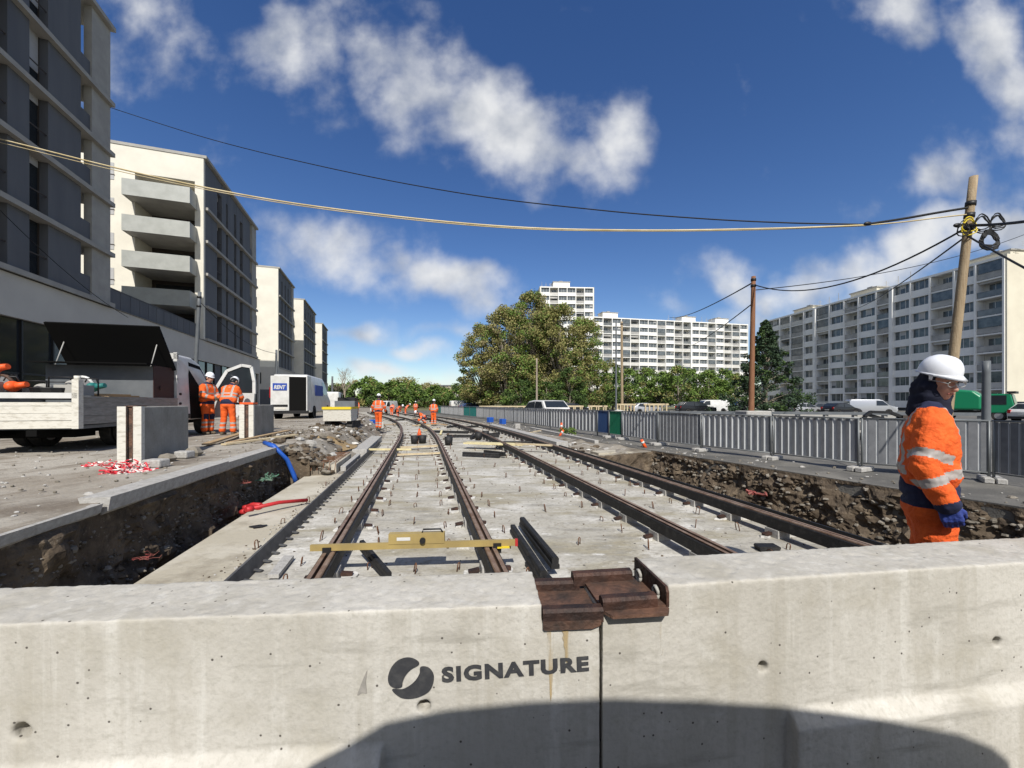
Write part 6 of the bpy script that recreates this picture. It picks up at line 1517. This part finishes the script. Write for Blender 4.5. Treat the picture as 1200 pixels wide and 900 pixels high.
def worker(label, loc, rz, H=1.80, lean=0.0, head_yaw=0.0, head_pitch=.2, ra=((.02, -.25, 1.16), (.14, -.24, .93)), la=((.02, .25, 1.16), (.14, .24, .93)), feet=((.02, -.11), (.0, .11)), knees=None, crouch=0.0,
           vox=.014, detail=False, gcol='glove', pants='orange', hood=False, pack=False):
    """body faces +x, right hand side is -y; arm tuples are elbow and wrist before the lean"""
    S = H / 1.80
    root = empty('person', loc, label, 'person', None if detail else 'workers in orange along the site', rz); root.scale = (S, S, S)
    hip = Vector((0, 0, .95 - crouch))
    Rl = Matrix.Rotation(lean, 3, 'Y')
    def U(p):          # everything above the hip leans
        p = Vector(p); p.z -= crouch; return hip + Rl @ (p - hip)
    hz, hr = 1.66, Matrix.Rotation(-head_yaw, 3, 'Z') @ Matrix.Rotation(head_pitch, 3, 'Y')
    neck = Vector((.015, 0, 1.52))
    HS = .88 if detail else 1.0
    def Hd(p): return U(neck + hr @ (Vector(p) - neck) * HS)
    HR = Rl @ hr @ Matrix.Diagonal((HS, HS, HS))
    # --- body: one continuous surface from crown to ankles
    b = MB()
    b.ell(Hd((.005, 0, 1.685)), (.098, .077, .112), 0, 20, 14, HR); b.ell(Hd((.045, 0, 1.62)), (.062, .056, .078), 0, 18, 12, HR)
    b.ell(Hd((.075, 0, 1.575)), (.026, .030, .024), 0, 12, 8, HR)
    caps(b, Hd((.098, 0, 1.672)), Hd((.119, 0, 1.636)), .009, .0155); 
    for sy in (-1, 1):
        b.ell(Hd((.082, sy * .034, 1.635)), (.022, .022, .022), 0, 12, 8, HR); b.ell(Hd((-.0, sy * .080, 1.655)), (.020, .010, .032), 0, 12, 8, HR)
        caps(b, Hd((.094, sy * .012, 1.693)), Hd((.082, sy * .048, 1.692)), .010, .008)
    caps(b, Hd((.098, -.018, 1.603)), Hd((.098, .018, 1.603)), .0085, .0085)
    caps(b, U((.0, 0, 1.40)), Hd((-.005, 0, 1.60)), .062, .056)
    caps(b, U((0, 0, 1.0)), U((0, 0, 1.38)), .10, .10)
    for sy in (-1, 1):
        e, w_ = (ra if sy < 0 else la); caps(b, U((0, sy * .1, 1.40)), U((0, sy * .17, 1.38)), .06, .045); caps(b, U((0, sy * .17, 1.38)), U(e), .042, .036); caps(b, U(e), U(w_), .036, .028)
    hipz = .95 - crouch; legs = []
    for i, sy in enumerate((-1, 1)):
        f = Vector((feet[i][0], feet[i][1], .09)); h_ = Vector((0, sy * .09, hipz - .02))
        if knees: kn = Vector(knees[i])
        else: kn = (h_ + f) / 2 + Vector((.03 + crouch * .6, 0, .02))
        legs.append((h_, kn, f)); caps(b, h_ + Vector((0, 0, .06)), kn, .075, .05); caps(b, kn, f, .05, .04)
    o = b.build('body', 'skin', root); remesh(o, min(vox, .0065 if detail else vox), 3 if detail else 2)
    # --- trousers
    b = MB()
    caps(b, (0, -.06, hipz + .04), (0, .06, hipz + .04), .125, .125); caps(b, U((0, -.05, 1.02)), U((0, .05, 1.02)), .122, .122); caps(b, (0, -.05, hipz - .06), (0, .05, hipz - .06), .12, .12)
    for h_, kn, f in legs:
        caps(b, h_, kn, .108, .082); bot = f + Vector((-.005, 0, .07)); caps(b, kn, bot, .082, .078)
        caps(b, kn + (bot - kn) * .75, bot, .084, .086)
    tr_ = b.build('trousers', [pants, 'navy', 'reflect'], root); remesh(tr_, vox * (.75 if detail else 1), 4)
    def folds(o, amp, fr_, aniso=(1, 1, 2.2)):
        nrm = [v.normal.copy() for v in o.data.vertices]
        for v, n_ in zip(o.data.vertices, nrm):
            c = v.co; v.co = c + n_ * amp * (fbm(c.x * fr_ * aniso[0] + 3, c.y * fr_ * aniso[1], c.z * fr_ * aniso[2], 3) + .6 * abs(N(c.z * fr_ * 1.8 + c.y * 6, c.x * fr_ * 2.2, 3)))
    folds(tr_, .012 if detail else .006, 6)
    for p_ in tr_.data.polygons:
        c = p_.center; hh = c.z + crouch; 
        up = hip + Rl.inverted() @ (c - hip); uz = up.z + crouch
        if c.z > hipz - .16 and (c.z > hipz - .03 or uz > .9): p_.material_index = 1 if uz > (.80 if detail else .835) else 0
        for h_, kn, f in legs:
            if abs(c.y - f.y) < .12 or crouch:
                t = c.z
                if .20 < t < .26 or .33 < t < .39: p_.material_index = 2
                if detail and False: pass
                if (kn - Vector(c)).length < .11 and c.x > kn.x + .02: p_.material_index = 1
    # --- jacket
    b = MB(); prof = [(1.475, .045, .060), (1.43, .115, .078), (1.39, .145, .088), (1.33, .125, .112), (1.25, .115, .122), (1.15, .10, .124), (1.08, .098, .128), (1.04, .10, .132)]
    if detail: prof = prof[:-2] + [(1.105, .10, .130)]
    for i in range(len(prof) - 1):
        for t in (0, .33, .66, 1):
            z_, w_, d_ = [prof[i][k] + (prof[i + 1][k] - prof[i][k]) * t for k in range(3)]
            caps(b, U((.0, -w_, z_)), U((.0, w_, z_)), d_, d_, rings=4)
    arms = []
    for sy in (-1, 1):
        e, w_ = (ra if sy < 0 else la); sh = Vector((0, sy * .175, 1.385)); arms.append((U(sh), U(e), U(w_)))
        caps(b, U(sh), U(e), .082 if not detail else .072, .070 if not detail else .062); caps(b, U(e), U(w_), .072 if not detail else .063, .056)
        m_ = U(w_) + (U(e) - U(w_)).normalized() * .03; caps(b, m_, U(w_), .060, .058)
    caps(b, U((-.01, 0, 1.45)), U((.0, 0, 1.51)), .080, .070)
    jk = b.build('jacket', ['orange', 'navy', 'reflect'], root); remesh(jk, vox * (.72 if detail else 1), 4)
    folds(jk, .014 if detail else .007, 7, (1, 1, 1.4))
    if detail:      # the hem is cut square
        pass
    iR = Rl.inverted()
    for p_ in jk.data.polygons:
        c = p_.center; best = 9; bt = None
        for s_, e_, w_ in arms:
            for k_, (a_, c_) in enumerate(((s_, e_), (e_, w_))):
                d = c_ - a_; t = max(0, min(1, (Vector(c) - a_).dot(d) / d.length_squared)); ds = (Vector(c) - a_ - d * t).length
                if ds < best: best = ds; bt = (k_, t, d.length)
        q = hip + iR @ (Vector(c) - hip); q.z += crouch
        torso = abs(q.y) < .17 and best > .085 or (abs(q.y) < .155 and q.z > 1.36)
        mi = 0
        if not torso and best < .12:
            k_, t, L_ = bt
            if k_ == 0 and .62 < t < .82: mi = 2
            if k_ == 1 and .30 < t < .52: mi = 2
            if k_ == 1 and t >= .97 and detail: mi = 1
        else:
            if 1.085 < q.z < 1.14: mi = 2
            if not detail and 1.19 < q.z < 1.235: mi = 2
            if .095 < abs(q.y) < .145 and q.z > 1.13 and q.z < 1.5: mi = 2
            if q.z > 1.485: mi = 1
            if q.z < (.955 if detail else .90): mi = 1
        p_.material_index = mi
    # --- boots
    for h_, kn, f in legs:
        b = MB(); caps(b, f + Vector((-.01, 0, .10)), f + Vector((-.01, 0, -.02)), .058, .055); caps(b, f + Vector((-.03, 0, -.045)), f + Vector((.13, 0, -.05)), .045, .040)
        bo = b.build('boot', 'boot', root); remesh(bo, .012, 3)
    # --- hands in gloves, five fingers each
    for s_, (e_, w_) in ((-1, ra), (1, la)):
        W_ = U(w_); dr_ = (U(w_) - U(e_)).normalized()
        if detail and s_ < 0: dr_ = (dr_ * .55 + Vector((.10, .05, -1)) * .6).normalized()
        side = Vector((0, s_, 0)) if abs(dr_.y) < .8 else Vector((1, 0, 0)); fwd = side.cross(dr_).normalized()
        if fwd.x < 0: fwd = -fwd
        b = MB(); caps(b, W_ - dr_ * .02, W_ + dr_ * .03, .036, .034)
        for k in range(4):
            o_ = (k - 1.5) * .021; base = W_ + dr_ * .045 + fwd * o_; caps(b, W_ + dr_ * .02 + fwd * o_ * .8, W_ + dr_ * .095 + fwd * o_, .019, .0155)
            Lf = (.070, .082, .076, .058)[k] * (1 if True else 1); k0 = W_ + dr_ * .095 + fwd * o_; inn = -side
            k1 = k0 + (dr_ * .85 + inn * .5).normalized() * Lf * .5; k2 = k1 + (dr_ * .35 + inn * .95).normalized() * Lf * .38; k3 = k2 + (dr_ * -.25 + inn * .95).normalized() * Lf * .28
            caps(b, k0, k1, .0125, .0115, 8); caps(b, k1, k2, .0115, .0105, 8); caps(b, k2, k3, .0105, .009, 8)
        t0 = W_ + dr_ * .03 + fwd * .030; t1 = t0 + (fwd * .6 + dr_ * .7 - side * .45).normalized() * .040; t2 = t1 + (dr_ * .9 - side * .5).normalized() * .034
        caps(b, t0, t1, .017, .014, 8); caps(b, t1, t2, .014, .011, 8)
        g = b.build('glove', gcol, root); remesh(g, .0045 if detail else .008, 2)
        if detail: b = MB(); caps(b, W_ - dr_ * .045, W_ - dr_ * .005, .047, .049); g = b.build('cuff', 'navy', root)
    # --- helmet
    HM = [Hd]
    b = MB(); n_ = 32; m_ = 12; vs = []
    ax, ay, az = .116, .100, .118; cz = 1.722
    for i in range(m_ + 1):
        a = PI / 2 * i / m_
        for j in range(n_):
            t = 2 * PI * j / n_; ridge = 1 + .018 * max(0, math.cos(a)) * 0 + (.03 * math.exp(-(math.sin(t) * 6) ** 2) * math.sin(a) if False else 0)
            rr = math.cos(a) ** .82; x_ = ax * rr * math.cos(t); y_ = ay * rr * math.sin(t); z_ = az * math.sin(a) ** .9
            rid = .006 * (math.exp(-((y_) / .012) ** 2) + math.exp(-((abs(y_) - .036) / .008) ** 2) * .7) * (1 if a > .5 else a / .5)
            vs.append(Hd((x_ - .002, y_, cz + z_ + rid)))
    fs = [(i * n_ + j, i * n_ + (j + 1) % n_, (i + 1) * n_ + (j + 1) % n_, (i + 1) * n_ + j) for i in range(m_) for j in range(n_)]
    b.add(vs, fs, 0, True)
    # inner shell + brim
    r1 = []; r2 = []; r3 = []
    for j in range(n_):
        t = 2 * PI * j / n_; fr_ = max(0, math.cos(t)); ex = .010 + .034 * fr_ ** 3
        r1.append(Hd((ax * math.cos(t) - .002, ay * math.sin(t), cz + .002))); r2.append(Hd(((ax + ex) * math.cos(t) - .002, (ay + .012) * math.sin(t), cz - .008 - .014 * fr_))); r3.append(Hd(((ax - .008) * math.cos(t), (ay - .008) * math.sin(t), cz - .006)))
    b.add(r1 + r2 + r3, [(j, (j + 1) % n_, n_ + (j + 1) % n_, n_ + j) for j in range(n_)] + [(n_ + j, n_ + (j + 1) % n_, 2 * n_ + (j + 1) % n_, 2 * n_ + j) for j in range(n_)], 0, True)
    for sy in (-1, 1): b.add([Hd((.02, sy * (ay + .004), cz - .002)), Hd((.05, sy * (ay + .004), cz - .002)), Hd((.045, sy * (ay - .004), cz - .04)), Hd((.025, sy * (ay - .004), cz - .04))], [(0, 1, 2, 3)])
    b.build('helmet', 'helmet', root)
    if hood:
        b = MB()     # navy hood under the helmet, leaving the face free
        caps(b, Hd((-.022, 0, 1.675)), Hd((-.035, 0, 1.60)), .072, .082); caps(b, Hd((-.03, 0, 1.58)), U((-.02, 0, 1.46)), .078, .080)
        caps(b, Hd((.015, -.035, 1.565)), Hd((.015, .035, 1.565)), .062, .062); caps(b, U((.02, 0, 1.49)), U((.02, 0, 1.46)), .078, .08)
        caps(b, Hd((.0, -.03, 1.72)), Hd((.0, .03, 1.72)), .058, .058)
        for sy in (-1, 1): caps(b, Hd((.018, sy * .056, 1.70)), Hd((.022, sy * .058, 1.575)), .026, .036); caps(b, Hd((-.005, sy * .050, 1.665)), Hd((.0, sy * .060, 1.62)), .038, .042)
        M['hood'] = mat('dark hood', (.007, .009, .02), .9, (.012, .014, .03), 12, .3, 20); ho = b.build('hood', 'hood', root); remesh(ho, .009, 4); folds(ho, .006, 12)
        b = MB()
        for sy in (-1, 1):
            b.tube([Hd((.118, sy * .036 + .026 * math.cos(t) * 1.1, 1.672 + .019 * math.sin(t))) for t in [2 * PI * i / 14 for i in range(15)]], .0022, 0, 5)
            b.tube([Hd((.116, sy * .064, 1.676)), Hd((.06, sy * .082, 1.68)), Hd((-.0, sy * .086, 1.672))], .0026, 0, 5)
        b.tube([Hd((.118, -.012, 1.676)), Hd((.122, 0, 1.680)), Hd((.118, .012, 1.676))], .0022, 0, 5)
        b.build('safety_glasses', 'railing', root)
        for sy in (-1, 1):
            b = MB(); b.ell(Hd((.0905, sy * .033, 1.674)), (.010, .0125, .0085), 0, 12, 8, HR); b.build('eye', 'black', root)
        b = MB(); caps(b, Hd((.1045, -.019, 1.603)), Hd((.1045, .019, 1.603)), .0045, .0045); b.build('lips', mat('lips', (.28, .09, .07), .5), root)
        b = MB()
        for sy in (-1, 1): caps(b, Hd((.102, sy * .016, 1.700)), Hd((.088, sy * .05, 1.700)), .0055, .0035)
        b.build('eyebrows', 'black', root)
    else:
        b = MB(); caps(b, Hd((-.03, 0, 1.69)), Hd((-.035, 0, 1.62)), .085, .065); b.build('hair', 'black', root)
    return root
# foreground worker, side-on, face turned towards the camera and down
Zw = 2.46; wx = (1088 - 600) / F * Zw
worker('worker in orange jacket and white helmet standing in the right foreground, looking down', (wx, Zw, .035), math.atan2(-.68, .73), 1.86, lean=.0, head_yaw=.75, head_pitch=.30,
       ra=((-.04, -.25, 1.15), (.05, -.25, .955)), la=((-.02, .25, 1.14), (.0, .2, .90)), feet=((.03, -.11), (-.02, .11)), vox=.0095, detail=True, hood=True)
# two at the van door
d0 = Zw
p = G(243, 509, .68); worker('worker in orange facing right, standing against the open truck cab', (p.x, p.y, .68), -.15, 1.78, lean=.05, head_pitch=.25, ra=((.10, -.25, 1.15), (.30, -.12, 1.08)), la=((.08, .25, 1.15), (.30, .10, 1.08)), gcol='boot')
p = G(267, 510, .68); worker('worker in orange seen from behind, bending his head into the open truck door', (p.x, p.y, .68), PI / 2 + .1, 1.74, lean=.32, head_pitch=.55, ra=((.18, -.24, 1.18), (.38, -.12, 1.12)), la=((.18, .24, 1.18), (.38, .12, 1.12)), feet=((.0, -.15), (.0, .15)), gcol='boot')
def wk(label, x, y, z, rz, **k):
    p = G(x, y, z); return worker(label, (p.x, p.y, z), rz, vox=.02, gcol='boot', **k)
wk('worker in orange seen from behind, walking left of the left rail', 443.5, 503.5, .22, PI / 2 + .1, H=1.82, lean=.04, ra=((.05, -.30, 1.16), (.18, -.30, .95)), la=((.0, .30, 1.16), (.12, .32, .95)), feet=((-.1, -.1), (.12, .1)))
wk('worker in orange standing upright right of the curving left track', 508, 499, .0, PI / 2 - .2, H=1.82, lean=.04, ra=((.02, -.27, 1.15), (.16, -.20, .98)), la=((.02, .27, 1.15), (.16, .2, .98)))
wk('worker crouching on the slab beside the upright one, head down', 498, 497, .0, PI + .4, H=1.8, lean=1.0, crouch=.42, head_pitch=.2, ra=((.2, -.25, 1.2), (.45, -.2, 1.2)), la=((.2, .25, 1.2), (.45, .2, 1.2)), knees=((.32, -.14, .48), (.30, .14, .46)), feet=((.05, -.12), (.0, .12)))
wk('worker bending over the rails at the far bend of the left track', 466, 489, .0, -.4, H=1.8, lean=1.05, ra=((.15, -.22, 1.15), (.35, -.2, 1.0)), la=((.15, .22, 1.15), (.35, .2, 1.0)))
wk('second bending worker beyond the far bend, left of the track', 459, 487, .0, PI / 2, H=1.75, lean=.7)
wk('small distant worker in orange between the two far tracks', 487, 486.5, .0, PI / 2 + .3, H=1.78)
wk('small distant worker in orange near the far white van', 418, 489, .2, -PI / 2, H=1.75)
wk('tiny worker in orange kneeling by the far rails', 475, 487, .0, .5, H=1.75, lean=.8)
